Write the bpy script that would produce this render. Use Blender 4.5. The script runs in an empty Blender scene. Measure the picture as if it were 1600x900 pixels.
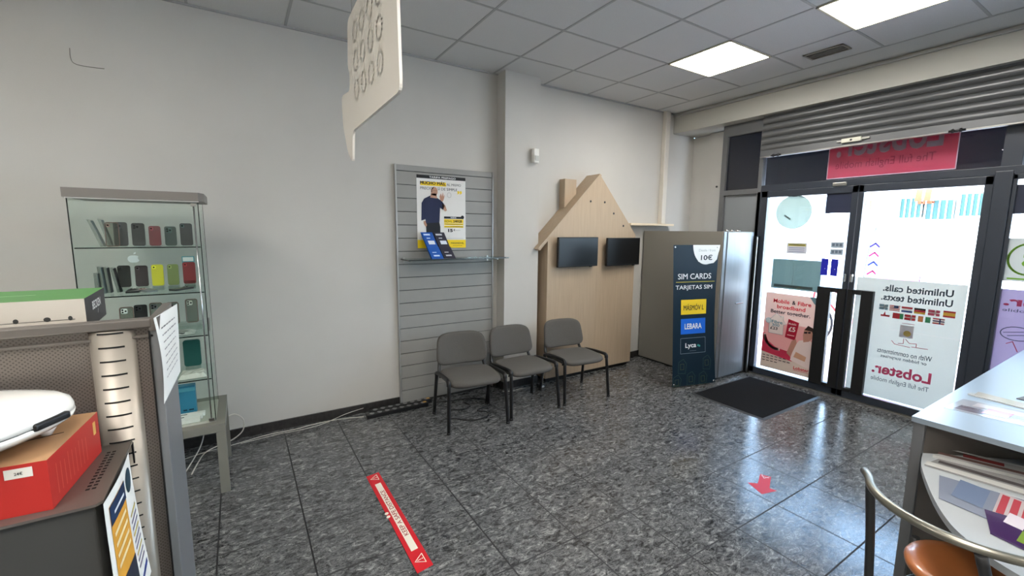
import bpy, bmesh, math, random
from mathutils import Vector, Matrix
random.seed(7)
PI = math.pi
SC = bpy.context.scene
COL = SC.collection

# ------------------------------------------------------------------ camera
cam_d = bpy.data.cameras.new('camera'); cam = bpy.data.objects.new('camera', cam_d); COL.objects.link(cam)
cam_d.sensor_fit = 'HORIZONTAL'; cam_d.sensor_width = 36.0; cam_d.lens = 681.61 / 1600 * 36.0
cam_d.clip_start = 0.02; cam_d.clip_end = 300
Rr = Vector((0.847960, -0.529984, 0.008991)); Ru = Vector((0.061683, 0.115509, 0.991389)); Rf = Vector((0.526459, 0.840104, -0.130638))
cam.matrix_world = Matrix(((Rr.x, Ru.x, -Rf.x, -0.4028), (Rr.y, Ru.y, -Rf.y, -3.8940), (Rr.z, Ru.z, -Rf.z, 1.6391), (0, 0, 0, 1)))
SC.camera = cam

# ------------------------------------------------------------------ world, sun, exposure
PANEL_W = 15.5        # emission of the ceiling light panels
SKY = 8.0
SUN = 10.0
EXPOSURE = 1.1
w = bpy.data.worlds.new('sky'); SC.world = w; w.use_nodes = True
nt = w.node_tree; nt.nodes.clear()
wo = nt.nodes.new('ShaderNodeOutputWorld'); bg = nt.nodes.new('ShaderNodeBackground')
tc = nt.nodes.new('ShaderNodeTexCoord'); sx = nt.nodes.new('ShaderNodeSeparateXYZ'); cr = nt.nodes.new('ShaderNodeValToRGB')
nt.links.new(tc.outputs['Generated'], sx.inputs[0]); nt.links.new(sx.outputs['Z'], cr.inputs[0])
cr.color_ramp.elements[0].position = 0.0; cr.color_ramp.elements[0].color = (0.66, 0.84, 1.0, 1)
cr.color_ramp.elements[1].position = 0.5; cr.color_ramp.elements[1].color = (0.40, 0.64, 1.0, 1)
nt.links.new(cr.outputs[0], bg.inputs[0]); bg.inputs[1].default_value = SKY
nt.links.new(bg.outputs[0], wo.inputs[0])
sd = bpy.data.lights.new('sun', 'SUN'); sd.energy = SUN; sd.angle = math.radians(0.6); sd.color = (1.0, 0.95, 0.88)
so = bpy.data.objects.new('sun', sd); COL.objects.link(so)
so.rotation_euler = Vector((0.42, -0.30, -0.86)).to_track_quat('-Z', 'Y').to_euler()
pd_ = bpy.data.lights.new('sky_portal', 'AREA'); pd_.shape = 'RECTANGLE'; pd_.size = 4.6; pd_.size_y = 2.3
pd_.cycles.is_portal = True
po = bpy.data.objects.new('sky_portal', pd_); COL.objects.link(po); po.location = (4.82, -3.4, 1.15)
po.rotation_euler = Vector((-1, 0, 0)).to_track_quat('-Z', 'Y').to_euler()
SC.view_settings.view_transform = 'Standard'; SC.view_settings.look = 'None'
SC.view_settings.exposure = EXPOSURE; SC.view_settings.gamma = 1.0; SC.view_settings.use_curve_mapping = False
SC.cycles.use_denoising = True
SC.cycles.max_bounces = 10; SC.cycles.transparent_max_bounces = 24; SC.cycles.diffuse_bounces = 5
SC.cycles.sample_clamp_indirect = 6.0; SC.cycles.caustics_reflective = False; SC.cycles.caustics_refractive = False

# ------------------------------------------------------------------ materials
MATS = {}
def lin(c):
    return tuple(((v / 255 / 12.92) if v / 255 <= 0.04045 else ((v / 255 + 0.055) / 1.055) ** 2.4) for v in c) + (1,)
def mat(name, rgb, rough=0.6, metal=0.0, spec=0.5, noise=0.0, nscale=20.0, bump=0.0, bscale=60.0, stretch=(1, 1, 1), srgb=True, coat=0.0):
    if name in MATS: return MATS[name]
    m = bpy.data.materials.new(name); m.use_nodes = True; t = m.node_tree
    b = t.nodes['Principled BSDF']
    c = lin(rgb) if srgb else tuple(rgb) + (1,)
    b.inputs['Base Color'].default_value = c; b.inputs['Roughness'].default_value = rough
    b.inputs['Metallic'].default_value = metal; b.inputs['Specular IOR Level'].default_value = spec
    b.inputs['Coat Weight'].default_value = coat
    if noise or bump:
        co = t.nodes.new('ShaderNodeTexCoord'); mp = t.nodes.new('ShaderNodeMapping'); mp.inputs['Scale'].default_value = stretch
        t.links.new(co.outputs['Object'], mp.inputs[0])
    if noise:
        n = t.nodes.new('ShaderNodeTexNoise'); n.inputs['Scale'].default_value = nscale; n.inputs['Detail'].default_value = 5
        t.links.new(mp.outputs[0], n.inputs['Vector'])
        r = t.nodes.new('ShaderNodeValToRGB'); r.color_ramp.elements[0].position = 0.3; r.color_ramp.elements[1].position = 0.7
        r.color_ramp.elements[0].color = tuple(x * (1 - noise) for x in c[:3]) + (1,)
        r.color_ramp.elements[1].color = tuple(min(1, x * (1 + noise)) for x in c[:3]) + (1,)
        t.links.new(n.outputs[0], r.inputs[0]); t.links.new(r.outputs[0], b.inputs['Base Color'])
    if bump:
        n = t.nodes.new('ShaderNodeTexNoise'); n.inputs['Scale'].default_value = bscale; n.inputs['Detail'].default_value = 4
        t.links.new(mp.outputs[0], n.inputs['Vector'])
        bu = t.nodes.new('ShaderNodeBump'); bu.inputs['Strength'].default_value = bump; bu.inputs['Distance'].default_value = 0.01
        t.links.new(n.outputs[0], bu.inputs['Height']); t.links.new(bu.outputs[0], b.inputs['Normal'])
    MATS[name] = m; return m
def ink(rgb, trans=False):
    """printed colour; trans = ink on a thin backlit sheet"""
    name = 'ink_%s_%02x%02x%02x' % (('sheet' if trans else 'print',) + tuple(rgb))
    if name in MATS: return MATS[name]
    m = mat(name, rgb, rough=0.45, spec=0.3)
    if trans:
        t = m.node_tree; out = t.nodes['Material Output']; b = t.nodes['Principled BSDF']
        tr = t.nodes.new('ShaderNodeBsdfTranslucent'); tr.inputs[0].default_value = tuple(x * 0.9 for x in lin(rgb)[:3]) + (1,)
        mx = t.nodes.new('ShaderNodeMixShader'); mx.inputs[0].default_value = trans
        t.links.new(b.outputs[0], mx.inputs[1]); t.links.new(tr.outputs[0], mx.inputs[2]); t.links.new(mx.outputs[0], out.inputs[0])
    return m
def glass(name, tint=(0.96, 0.98, 0.97), refl=0.06, rough=0.0, fk=.5):
    if name in MATS: return MATS[name]
    m = bpy.data.materials.new(name); m.use_nodes = True; t = m.node_tree; t.nodes.clear()
    o = t.nodes.new('ShaderNodeOutputMaterial'); tr = t.nodes.new('ShaderNodeBsdfTransparent'); tr.inputs[0].default_value = tint + (1,)
    g = t.nodes.new('ShaderNodeBsdfGlossy'); g.inputs['Roughness'].default_value = rough; g.inputs[0].default_value = (1, 1, 1, 1)
    lw = t.nodes.new('ShaderNodeLayerWeight'); lw.inputs[0].default_value = 0.25
    ma = t.nodes.new('ShaderNodeMath'); ma.operation = 'MULTIPLY_ADD'; ma.inputs[1].default_value = fk; ma.inputs[2].default_value = refl * 0.5
    t.links.new(lw.outputs['Fresnel'], ma.inputs[0])
    mx = t.nodes.new('ShaderNodeMixShader'); t.links.new(ma.outputs[0], mx.inputs[0])
    t.links.new(tr.outputs[0], mx.inputs[1]); t.links.new(g.outputs[0], mx.inputs[2]); t.links.new(mx.outputs[0], o.inputs[0])
    MATS[name] = m; return m
def emit(name, rgb, s):
    if name in MATS: return MATS[name]
    m = bpy.data.materials.new(name); m.use_nodes = True; t = m.node_tree; t.nodes.clear()
    o = t.nodes.new('ShaderNodeOutputMaterial'); e = t.nodes.new('ShaderNodeEmission'); e.inputs[0].default_value = tuple(rgb) + (1,); e.inputs[1].default_value = s
    t.links.new(e.outputs[0], o.inputs[0]); MATS[name] = m; return m

M_wall = mat('wall_paint', (197, 194, 188), 0.75, spec=0.25, noise=0.02, nscale=3, bump=0.05, bscale=180)
M_ceil = mat('ceiling_tile', (208, 207, 204), 0.9, spec=0.1, noise=0.05, nscale=160, bump=0.15, bscale=220)
M_tee = mat('ceiling_tee', (168, 167, 164), 0.6)
M_beam = mat('beam_paint', (186, 184, 176), 0.7, spec=0.3, noise=0.02, nscale=4)
M_base = mat('baseboard_stone', (46, 44, 43), 0.3, noise=0.4, nscale=40)
M_alu = mat('anodised_dark', (44, 50, 60), 0.35, metal=0.0, spec=0.6)  # slightly lighter and bluer than the metal, a touch of glare haze in the colour
M_greyframe = mat('grey_frame', (96, 97, 98), 0.4, spec=0.5)
M_black = mat('black_paint', (16, 16, 17), 0.35)
M_blackp = mat('black_plastic', (14, 14, 15), 0.5)
M_chrome = mat('chrome', (200, 200, 200), 0.18, metal=1.0)
M_steel = mat('brushed_steel', (170, 168, 162), 0.32, metal=1.0)
M_slat = mat('slatwall_grey', (148, 147, 143), 0.42, spec=0.5, noise=0.04, nscale=6)
M_slatcut = mat('slat_groove', (52, 53, 55), 0.6)
M_wood = mat('birch_board', (180, 160, 136), 0.5, spec=0.35, noise=0.05, nscale=5, stretch=(9, 9, 0.6))
M_wood2 = mat('birch_board_light', (232, 216, 190), 0.5, spec=0.35, noise=0.04, nscale=5, stretch=(0.6, 9, 9))
M_cab = mat('cabinet_grey', (132, 128, 120), 0.5, spec=0.4)
M_cabdoor = mat('silver_laminate', (128, 133, 138), 0.42, metal=0.5, noise=0.06, nscale=5, stretch=(8, 8, 0.5))
M_fabric = mat('grey_fabric', (94, 91, 87), 0.95, spec=0.1, noise=0.12, nscale=260, bump=0.3, bscale=500)
M_metalgrey = mat('warm_grey_metal', (118, 112, 106), 0.36, metal=0.6, spec=0.5)
M_metaldark = mat('graphite_metal', (66, 66, 64), 0.5, metal=0.2)
M_tablegrey = mat('table_laminate', (122, 121, 112), 0.5, spec=0.4)
M_white = mat('white_gloss', (236, 234, 228), 0.15, spec=0.6, coat=0.5)
M_paper = mat('paper_white', (228, 227, 222), 0.7, spec=0.2)
M_rubber = mat('mat_fibre', (24, 24, 25), 0.95, spec=0.15, noise=0.4, nscale=300, bump=0.6, bscale=500)
M_shutter = mat('galvanised_slat', (104, 105, 106), 0.4, metal=0.5)
M_dglass = glass('display_glass', (0.955, 0.985, 0.972), 0.02, 0.0, .22)
M_edge = mat('glass_edge', (10, 22, 20), 0.2)
M_pane = glass('window_pane', (0.95, 0.97, 0.97), 0.04)

# floor: glazed dark slate look tiles, 41.5 cm
def floor_mat():
    m = bpy.data.materials.new('slate_tiles'); m.use_nodes = True; t = m.node_tree; L = t.links.new
    b = t.nodes['Principled BSDF']; co = t.nodes.new('ShaderNodeTexCoord')
    mp = t.nodes.new('ShaderNodeMapping'); mp.inputs['Rotation'].default_value = (0, 0, math.radians(28)); mp.inputs['Scale'].default_value = (0.8, 1.5, 1)
    L(co.outputs['Object'], mp.inputs[0])
    n1 = t.nodes.new('ShaderNodeTexNoise'); n1.inputs['Scale'].default_value = 21; n1.inputs['Detail'].default_value = 9; n1.inputs['Roughness'].default_value = 0.68; n1.inputs['Distortion'].default_value = 1.2
    L(mp.outputs[0], n1.inputs['Vector'])
    r1 = t.nodes.new('ShaderNodeValToRGB'); e = r1.color_ramp.elements
    e[0].position = 0.36; e[0].color = lin((42, 42, 43)); e[1].position = 0.69; e[1].color = lin((164, 164, 162))
    k = e.new(0.45); k.color = lin((86, 87, 88)); k = e.new(0.56); k.color = lin((112, 113, 113))
    L(n1.outputs[0], r1.inputs[0])
    # dark crackle veins
    n2 = t.nodes.new('ShaderNodeTexNoise'); n2.inputs['Scale'].default_value = 20; n2.inputs['Detail'].default_value = 4; n2.inputs['Distortion'].default_value = 2.6
    L(mp.outputs[0], n2.inputs['Vector'])
    a = t.nodes.new('ShaderNodeMath'); a.operation = 'SUBTRACT'; a.inputs[1].default_value = 0.5; L(n2.outputs[0], a.inputs[0])
    ab = t.nodes.new('ShaderNodeMath'); ab.operation = 'ABSOLUTE'; L(a.outputs[0], ab.inputs[0])
    r2 = t.nodes.new('ShaderNodeValToRGB'); r2.color_ramp.elements[0].position = 0.0; r2.color_ramp.elements[0].color = (0.10, 0.10, 0.11, 1)
    r2.color_ramp.elements[1].position = 0.035; r2.color_ramp.elements[1].color = (1, 1, 1, 1); L(ab.outputs[0], r2.inputs[0])
    mu = t.nodes.new('ShaderNodeMixRGB'); mu.blend_type = 'MULTIPLY'; mu.inputs[0].default_value = 1; L(r1.outputs[0], mu.inputs[1]); L(r2.outputs[0], mu.inputs[2])
    # joints
    sp = t.nodes.new('ShaderNodeSeparateXYZ'); L(co.outputs['Object'], sp.inputs[0]); outs = []
    for ax, off, pit in (('X', 0.64, 0.409), ('Y', -1.00, 0.4175)):
        s = t.nodes.new('ShaderNodeMath'); s.operation = 'SUBTRACT'; s.inputs[1].default_value = off + pit / 2; L(sp.outputs[ax], s.inputs[0])
        d = t.nodes.new('ShaderNodeMath'); d.operation = 'DIVIDE'; d.inputs[1].default_value = pit; L(s.outputs[0], d.inputs[0])
        f = t.nodes.new('ShaderNodeMath'); f.operation = 'FLOORED_MODULO'; f.inputs[1].default_value = 1; L(d.outputs[0], f.inputs[0])
        g = t.nodes.new('ShaderNodeMath'); g.operation = 'SUBTRACT'; g.inputs[1].default_value = 0.5; L(f.outputs[0], g.inputs[0])
        h = t.nodes.new('ShaderNodeMath'); h.operation = 'ABSOLUTE'; L(g.outputs[0], h.inputs[0])
        i = t.nodes.new('ShaderNodeMath'); i.operation = 'LESS_THAN'; i.inputs[1].default_value = 0.0095; L(h.outputs[0], i.inputs[0]); outs.append(i)
    mxm = t.nodes.new('ShaderNodeMath'); mxm.operation = 'MAXIMUM'; L(outs[0].outputs[0], mxm.inputs[0]); L(outs[1].outputs[0], mxm.inputs[1])
    mj = t.nodes.new('ShaderNodeMixRGB'); L(mxm.outputs[0], mj.inputs[0]); L(mu.outputs[0], mj.inputs[1]); mj.inputs[2].default_value = lin((24, 24, 26))
    L(mj.outputs[0], b.inputs['Base Color'])
    mr = t.nodes.new('ShaderNodeMath'); mr.operation = 'MULTIPLY_ADD'; mr.inputs[1].default_value = 0.12; mr.inputs[2].default_value = 0.11; L(n1.outputs[0], mr.inputs[0])
    mr2 = t.nodes.new('ShaderNodeMath'); mr2.operation = 'MULTIPLY_ADD'; mr2.inputs[1].default_value = 0.6; L(mxm.outputs[0], mr2.inputs[0]); L(mr.outputs[0], mr2.inputs[2]); L(mr2.outputs[0], b.inputs['Roughness'])
    hs = t.nodes.new('ShaderNodeMath'); hs.operation = 'SUBTRACT'; L(n1.outputs[0], hs.inputs[0]); L(mxm.outputs[0], hs.inputs[1])
    bu = t.nodes.new('ShaderNodeBump'); bu.inputs['Strength'].default_value = 0.10; bu.inputs['Distance'].default_value = 0.006; L(hs.outputs[0], bu.inputs['Height']); L(bu.outputs[0], b.inputs['Normal'])
    b.inputs['Specular IOR Level'].default_value = 0.6
    return m
M_floor = floor_mat()
def perforated():
    m = mat('perforated_metal', (112, 104, 97), 0.36, metal=0.6); t = m.node_tree; L = t.links.new; b = t.nodes['Principled BSDF']
    co = t.nodes.new('ShaderNodeTexCoord'); sp = t.nodes.new('ShaderNodeSeparateXYZ'); L(co.outputs['Object'], sp.inputs[0])
    cb = t.nodes.new('ShaderNodeCombineXYZ'); L(sp.outputs['X'], cb.inputs[0]); L(sp.outputs['Z'], cb.inputs[1])
    mp = t.nodes.new('ShaderNodeMapping'); mp.inputs['Rotation'].default_value = (0, 0, PI / 4); mp.inputs['Scale'].default_value = (165, 165, 165); L(cb.outputs[0], mp.inputs[0])
    v = t.nodes.new('ShaderNodeTexVoronoi'); v.voronoi_dimensions = '2D'; v.inputs['Randomness'].default_value = 0; v.inputs['Scale'].default_value = 1; L(mp.outputs[0], v.inputs['Vector'])
    r = t.nodes.new('ShaderNodeValToRGB'); r.color_ramp.elements[0].position = 0.22; r.color_ramp.elements[0].color = lin((92, 85, 79)); r.color_ramp.elements[1].position = 0.32; r.color_ramp.elements[1].color = lin((122, 114, 107))
    L(v.outputs['Distance'], r.inputs[0]); L(r.outputs[0], b.inputs['Base Color'])
    bu = t.nodes.new('ShaderNodeBump'); bu.inputs['Strength'].default_value = 0.5; bu.inputs['Distance'].default_value = 0.002; L(r.outputs[0], bu.inputs['Height']); L(bu.outputs[0], b.inputs['Normal'])
    return m
M_perf = perforated()

# ------------------------------------------------------------------ mesh helpers
class MB:
    """collects shapes into one mesh; every shape may carry its own material"""
    def __init__(s): s.bm = bmesh.new(); s.mats = []
    def mi(s, m):
        if m not in s.mats: s.mats.append(m)
        return s.mats.index(m)
    def face(s, vs, m, smooth=False):
        try: f = s.bm.faces.new(vs)
        except ValueError: return None
        f.material_index = s.mi(m); f.smooth = smooth; return f
    def box(s, x0, x1, y0, y1, z0, z1, m, bev=0.0, M=None):
        t = bmesh.new()
        vs = [t.verts.new((x, y, z)) for x in (x0, x1) for y in (y0, y1) for z in (z0, z1)]
        for q in ((0, 1, 3, 2), (4, 6, 7, 5), (0, 4, 5, 1), (2, 3, 7, 6), (0, 2, 6, 4), (1, 5, 7, 3)): t.faces.new([vs[i] for i in q])
        if bev: bmesh.ops.bevel(t, geom=list(t.edges), offset=bev, segments=3, affect='EDGES', profile=0.5)
        s.absorb(t, m, M, smooth=False); return s
    def absorb(s, t, m, M=None, smooth=False):
        bmesh.ops.recalc_face_normals(t, faces=t.faces)
        mp = {}
        for v in t.verts: mp[v] = s.bm.verts.new(M @ v.co if M else v.co)
        for f in t.faces: s.face([mp[v] for v in f.verts], m, smooth)
        t.free()
    def tube(s, pts, r, m, n=10, caps=True, closed=False, flat=1.0):
        pts = [Vector(p) for p in pts]; rings = []; N = len(pts); up = None
        for i, p in enumerate(pts):
            a = pts[(i - 1) % N] if (i or closed) else p; b = pts[(i + 1) % N] if (i < N - 1 or closed) else p
            d = (b - a).normalized()
            if up is None: up = d.orthogonal().normalized()
            up = (up - d * up.dot(d)); up = up.normalized() if up.length > 1e-6 else d.orthogonal().normalized()
            sd_ = d.cross(up); rr = r[i] if isinstance(r, (list, tuple)) else r
            rings.append([s.bm.verts.new(p + (up * math.cos(k * 2 * PI / n) * flat + sd_ * math.sin(k * 2 * PI / n)) * rr) for k in range(n)])
        for i in range(N if closed else N - 1):
            A, B = rings[i], rings[(i + 1) % N]
            for k in range(n): s.face([A[k], A[(k + 1) % n], B[(k + 1) % n], B[k]], m, True)
        if caps and not closed: s.face(rings[0][::-1], m); s.face(rings[-1], m)
        return s
    def cyl(s, p0, p1, r0, m, r1=None, n=20):
        return s.tube([p0, p1], [r0, r0 if r1 is None else r1], m, n)
    def lathe(s, prof, c, m, n=28, ax='z'):
        rings = []
        for r, h in prof:
            ring = []
            for k in range(n):
                a = k * 2 * PI / n; u, v = max(r, 1e-4) * math.cos(a), max(r, 1e-4) * math.sin(a)
                ring.append(s.bm.verts.new(Vector(c) + (Vector((u, v, h)) if ax == 'z' else (Vector((h, u, v)) if ax == 'x' else Vector((u, h, v))))))
            rings.append(ring)
        for A, B in zip(rings, rings[1:]):
            for k in range(n): s.face([A[k], A[(k + 1) % n], B[(k + 1) % n], B[k]], m, True)
        s.face(rings[0][::-1], m, True); s.face(rings[-1], m, True); return s
    def prism(s, pts, d, m, side=None, sm=False):
        """pts: loop of 3-D points; d: extrusion vector"""
        d = Vector(d); A = [s.bm.verts.new(Vector(p)) for p in pts]; B = [s.bm.verts.new(Vector(p) + d) for p in pts]; n = len(A)
        s.face(A[::-1], m); s.face(B, m)
        for k in range(n): s.face([A[k], A[(k + 1) % n], B[(k + 1) % n], B[k]], side or m, sm)
        return s
    def sheet(s, f, nu, nv, m, thick=None, smooth=True):
        """grid surface f(u, v) -> point, u and v in 0..1"""
        g = [[s.bm.verts.new(Vector(f(i / nu, j / nv))) for j in range(nv + 1)] for i in range(nu + 1)]
        for i in range(nu):
            for j in range(nv): s.face([g[i][j], g[i + 1][j], g[i + 1][j + 1], g[i][j + 1]], m, smooth)
        return s
    def done(s, name, parent=None, world=None):
        """world: the parent's matrix when the shapes were given in world coordinates"""
        me = bpy.data.meshes.new(name)
        if world is not None: bmesh.ops.transform(s.bm, matrix=world.inverted(), verts=s.bm.verts)
        s.bm.normal_update(); s.bm.to_mesh(me); s.bm.free()
        for m in s.mats: me.materials.append(m)
        o = bpy.data.objects.new(name, me); COL.objects.link(o)
        if parent is not None: o.parent = parent
        return o
def tag(o, label, cat, group=None):
    o['label'] = label; o['category'] = cat
    if group: o['group'] = group
    return o
def struct(o): o['kind'] = 'structure'; return o
def thing(name, label, cat, loc=(0, 0, 0), rz=0.0, group=None):
    o = bpy.data.objects.new(name, None); COL.objects.link(o); o.location = loc; o.rotation_euler = (0, 0, rz)
    o.empty_display_size = 0.05
    return tag(o, label, cat, group)
def wm(o): return Matrix.Translation(o.location) @ o.rotation_euler.to_matrix().to_4x4()
def part(name, mb, root, label=None, world=True):
    o = mb.done(name, root, wm(root) if world else None)
    if label: o['label'] = label
    return o
def subpart(name, mb, p, label=None):
    """p: a part whose own transform is identity under a thing"""
    r = p.parent; o = mb.done(name, p, wm(r) if r else None)
    if label: o['label'] = label
    return o
def dup(root, loc, rz, label, group=None, scale=None):
    r = root.copy(); COL.objects.link(r); r.location = loc; r.rotation_euler = (0, 0, rz); r['label'] = label
    if group: r['group'] = group
    if scale: r.scale = scale
    for ch in list(root.children):
        c = ch.copy(); COL.objects.link(c); c.parent = r
        for g in ch.children:
            d = g.copy(); COL.objects.link(d); d.parent = c
    return r

# text -> polygons
_tc = {}
def glyphs(txt, off):
    k = (txt, off)
    if k in _tc: return _tc[k]
    cu = bpy.data.curves.new('t', 'FONT'); cu.body = txt; cu.size = 1.0; cu.offset = off; cu.resolution_u = 3
    o = bpy.data.objects.new('t', cu); COL.objects.link(o)
    dg = bpy.context.evaluated_depsgraph_get(); dg.update()
    me = bpy.data.meshes.new_from_object(o.evaluated_get(dg))
    vs = [v.co.copy() for v in me.vertices]; fs = [list(p.vertices) for p in me.polygons]
    bpy.data.objects.remove(o); bpy.data.curves.remove(cu); bpy.data.meshes.remove(me)
    x0 = min(v.x for v in vs); x1 = max(v.x for v in vs); y0 = min(v.y for v in vs); y1 = max(v.y for v in vs)
    _tc[k] = ([((v.x - x0) / (x1 - x0), (v.y - y0) / (y1 - y0)) for v in vs], fs); return _tc[k]
class Board:
    """flat printing on a surface: O origin, U right, V up (full size vectors), N normal; coordinates are fractions 0..1"""
    def __init__(s, mb, O, U, V, N, step=0.0006, mirror=False):
        s.mb = mb; s.O = Vector(O); s.U = Vector(U); s.V = Vector(V); s.N = Vector(N).normalized(); s.k = 1; s.step = step; s.mir = mirror
    def P(s, u, v, k=None):
        if s.mir: u = 1 - u
        return s.O + s.U * u + s.V * v + s.N * (s.step * (s.k if k is None else k))
    def poly(s, pts, m, k=None):
        vs = [s.mb.bm.verts.new(s.P(u, v, k)) for u, v in pts]
        f = s.mb.face(vs, m)
        if f:
            f.normal_update()
            if f.normal.dot(s.N) < 0: f.normal_flip()
    def rect(s, u0, v0, u1, v1, m, k=None): s.poly([(u0, v0), (u1, v0), (u1, v1), (u0, v1)], m, k)
    def disc(s, u, v, r, m, k=None, n=28, a0=0, a1=2 * PI, ry=None):
        a = s.U.length / s.V.length; ry = r * a if ry is None else ry
        full = abs(a1 - a0 - 2 * PI) < 1e-6
        s.poly([(u + r * math.cos(a0 + (a1 - a0) * i / n), v + ry * math.sin(a0 + (a1 - a0) * i / n)) for i in range(n if full else n + 1)], m, k)
    def line(s, pts, wd, m, k=None, closed=False):
        """wd: width in metres"""
        P = list(pts) + ([pts[0]] if closed else [])
        for (a, b), (c, d) in zip(P, P[1:]):
            A = Vector((a * s.U.length, b * s.V.length)); B = Vector((c * s.U.length, d * s.V.length)); t = (B - A)
            if t.length < 1e-7: continue
            t.normalize(); n = Vector((-t.y, t.x)) * wd / 2; A = A - t * wd * 0.3; B = B + t * wd * 0.3
            s.poly([((q.x) / s.U.length, (q.y) / s.V.length) for q in (A - n, B - n, B + n, A + n)], m, k)
    def arc(s, u, v, r, a0, a1, wd, m, k=None, n=16, ry=None):
        a = s.U.length / s.V.length; ry = r * a if ry is None else ry
        s.line([(u + r * math.cos(a0 + (a1 - a0) * i / n), v + ry * math.sin(a0 + (a1 - a0) * i / n)) for i in range(n + 1)], wd, m, k)
    def text(s, txt, u0, v0, u1, v1, m, bold=0.0, k=None, flip=False, shear=0.0):
        multi = bold > 0 and 'M' in txt and txt == txt.upper()   # wide capitals: thicken by overprinting
        vs, fs = glyphs(txt, 0.0 if multi else bold)
        kk = (s.k + 1) if k is None else k
        em = (v1 - v0) * s.V.length / .72 * bold
        du, dv = em * .9 / s.U.length, em * .7 / s.V.length
        for q, (ox, oy) in enumerate(((-du, 0), (du, 0), (0, -dv), (0, dv)) if multi else ((0, 0),)):
            nv = []
            for x, y in vs:
                if flip: x = 1 - x
                nv.append(s.mb.bm.verts.new(s.P(u0 + ox + x * (u1 - u0), v0 + oy + y * (v1 - v0) + shear * x, kk + .2 * q)))
            for f in fs:
                ff = s.mb.face([nv[i] for i in f], m)
                if ff:
                    ff.normal_update()
                    if ff.normal.dot(s.N) < 0: ff.normal_flip()
def arcpts(cx, cy, r, a0, a1, n): return [(cx + r * math.cos(a0 + (a1 - a0) * i / n), cy + r * math.sin(a0 + (a1 - a0) * i / n)) for i in range(n + 1)]
def roundrect(x0, y0, x1, y1, r, n=5):
    p = []
    for cx, cy, a in ((x1 - r, y1 - r, 0), (x0 + r, y1 - r, PI / 2), (x0 + r, y0 + r, PI), (x1 - r, y0 + r, 1.5 * PI)): p += arcpts(cx, cy, r, a, a + PI / 2, n)
    return p
def smooth_path(pts, n=6):
    P = [Vector(p) for p in pts]; P = [P[0]] + P + [P[-1]]; out = []
    for i in range(1, len(P) - 2):
        for k in range(n):
            t = k / n; a, b, c, d = P[i - 1], P[i], P[i + 1], P[i + 2]
            out.append(0.5 * ((2 * b) + (c - a) * t + (2 * a - 5 * b + 4 * c - d) * t * t + (3 * b - a - 3 * c + d) * t ** 3))
    out.append(P[-2]); return out

# ================================================================== the room
H = 3.15; XF = 4.66
X0, Y1 = -3.2, -7.0
mb = MB(); mb.box(X0 - .1, 4.95, Y1 - .1, 0.12, -0.06, 0, M_floor); struct(mb.done('floor'))
mb = MB(); mb.box(X0, 4.93, 0.0, 0.12, 0, H + .1, M_wall); wall_l = struct(mb.done('wall_left'))
mb = MB(); mb.tube(smooth_path([(-1.212, -.001, 2.735), (-1.213, -.001, 2.68), (-1.199, -.001, 2.648), (-1.144, -.001, 2.64), (-1.059, -.001, 2.643)], 4), 0.0022, mat('plaster_crack', (120, 116, 108), 0.9), 5)
c = mb.done('plaster_crack', wall_l); c['label'] = 'hairline crack curving through the paint'
mb = MB(); mb.box(X0 - .12, X0, Y1, 0.12, 0, H + .1, M_wall); struct(mb.done('wall_back'))
mb = MB(); mb.box(X0, 4.93, Y1 - .12, Y1, 0, H + .1, M_wall); struct(mb.done('wall_right'))
# corner return beside the shop front, with a shallow step
mb = MB(); mb.box(4.93, 5.05, -0.29, 0.12, 0, 2.9, M_wall); mb.box(4.86, 5.05, -0.615, -0.29, 0, 2.9, M_wall)
mb.cyl((4.86, -.43, 2.22), (4.85, -.43, 2.22), 0.012, M_slatcut)
struct(mb.done('wall_front'))
mb = MB(); mb.box(X0, 4.5, Y1, 0.0, H, H + .1, M_ceil); ceil = struct(mb.done('ceiling'))
mb = MB()
for i in range(-5, 7): mb.box(.6 * i - .009, .6 * i + .009, Y1, 0, H - .003, H + .01, M_tee)
mb.box(4.154 - .011, 4.154 + .011, Y1, 0, H - .003, H + .01, M_tee)
for j in range(1, 12):
    y = -.6 * j + .11
    mb.box(X0, 4.154, y - .009, y + .009, H - .0032, H + .01, M_tee)
g = mb.done('ceiling_grid', ceil); g['label'] = 'darker metal grid between the ceiling tiles'
mb = MB(); mb.box(X0, 4.45, -.012, 0, H - .014, H, M_tee); g = mb.done('edge_trim', ceil)
mb = MB(); mb.box(4.5, 5.05, Y1, 0.0, 2.905, H + .1, M_beam); mb.box(4.47, 4.5, Y1, -.02, 3.11, 3.128, M_tee); o = struct(mb.done('trim_1')); o['label'] = 'painted concrete beam above the shop front'
# pillar
mb = MB(); mb.box(1.85, 2.262, -0.15, 0.0, 0, H, M_wall); pil = struct(mb.done('trim_2')); pil['label'] = 'square painted pillar on the left wall'
mb = MB(); mb.box(1.838, 2.274, -0.162, -0.15, 0, .075, M_base); mb.box(1.838, 1.85, -.15, 0, 0, .075, M_base); mb.box(2.262, 2.274, -.15, 0, 0, .075, M_base); mb.done('pillar_skirting', pil)
mb = MB(); mb.box(X0, 1.838, -.014, 0, 0, .078, M_base); mb.box(2.274, 4.92, -.014, 0, 0, .078, M_base); struct(mb.done('baseboard_left'))
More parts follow.
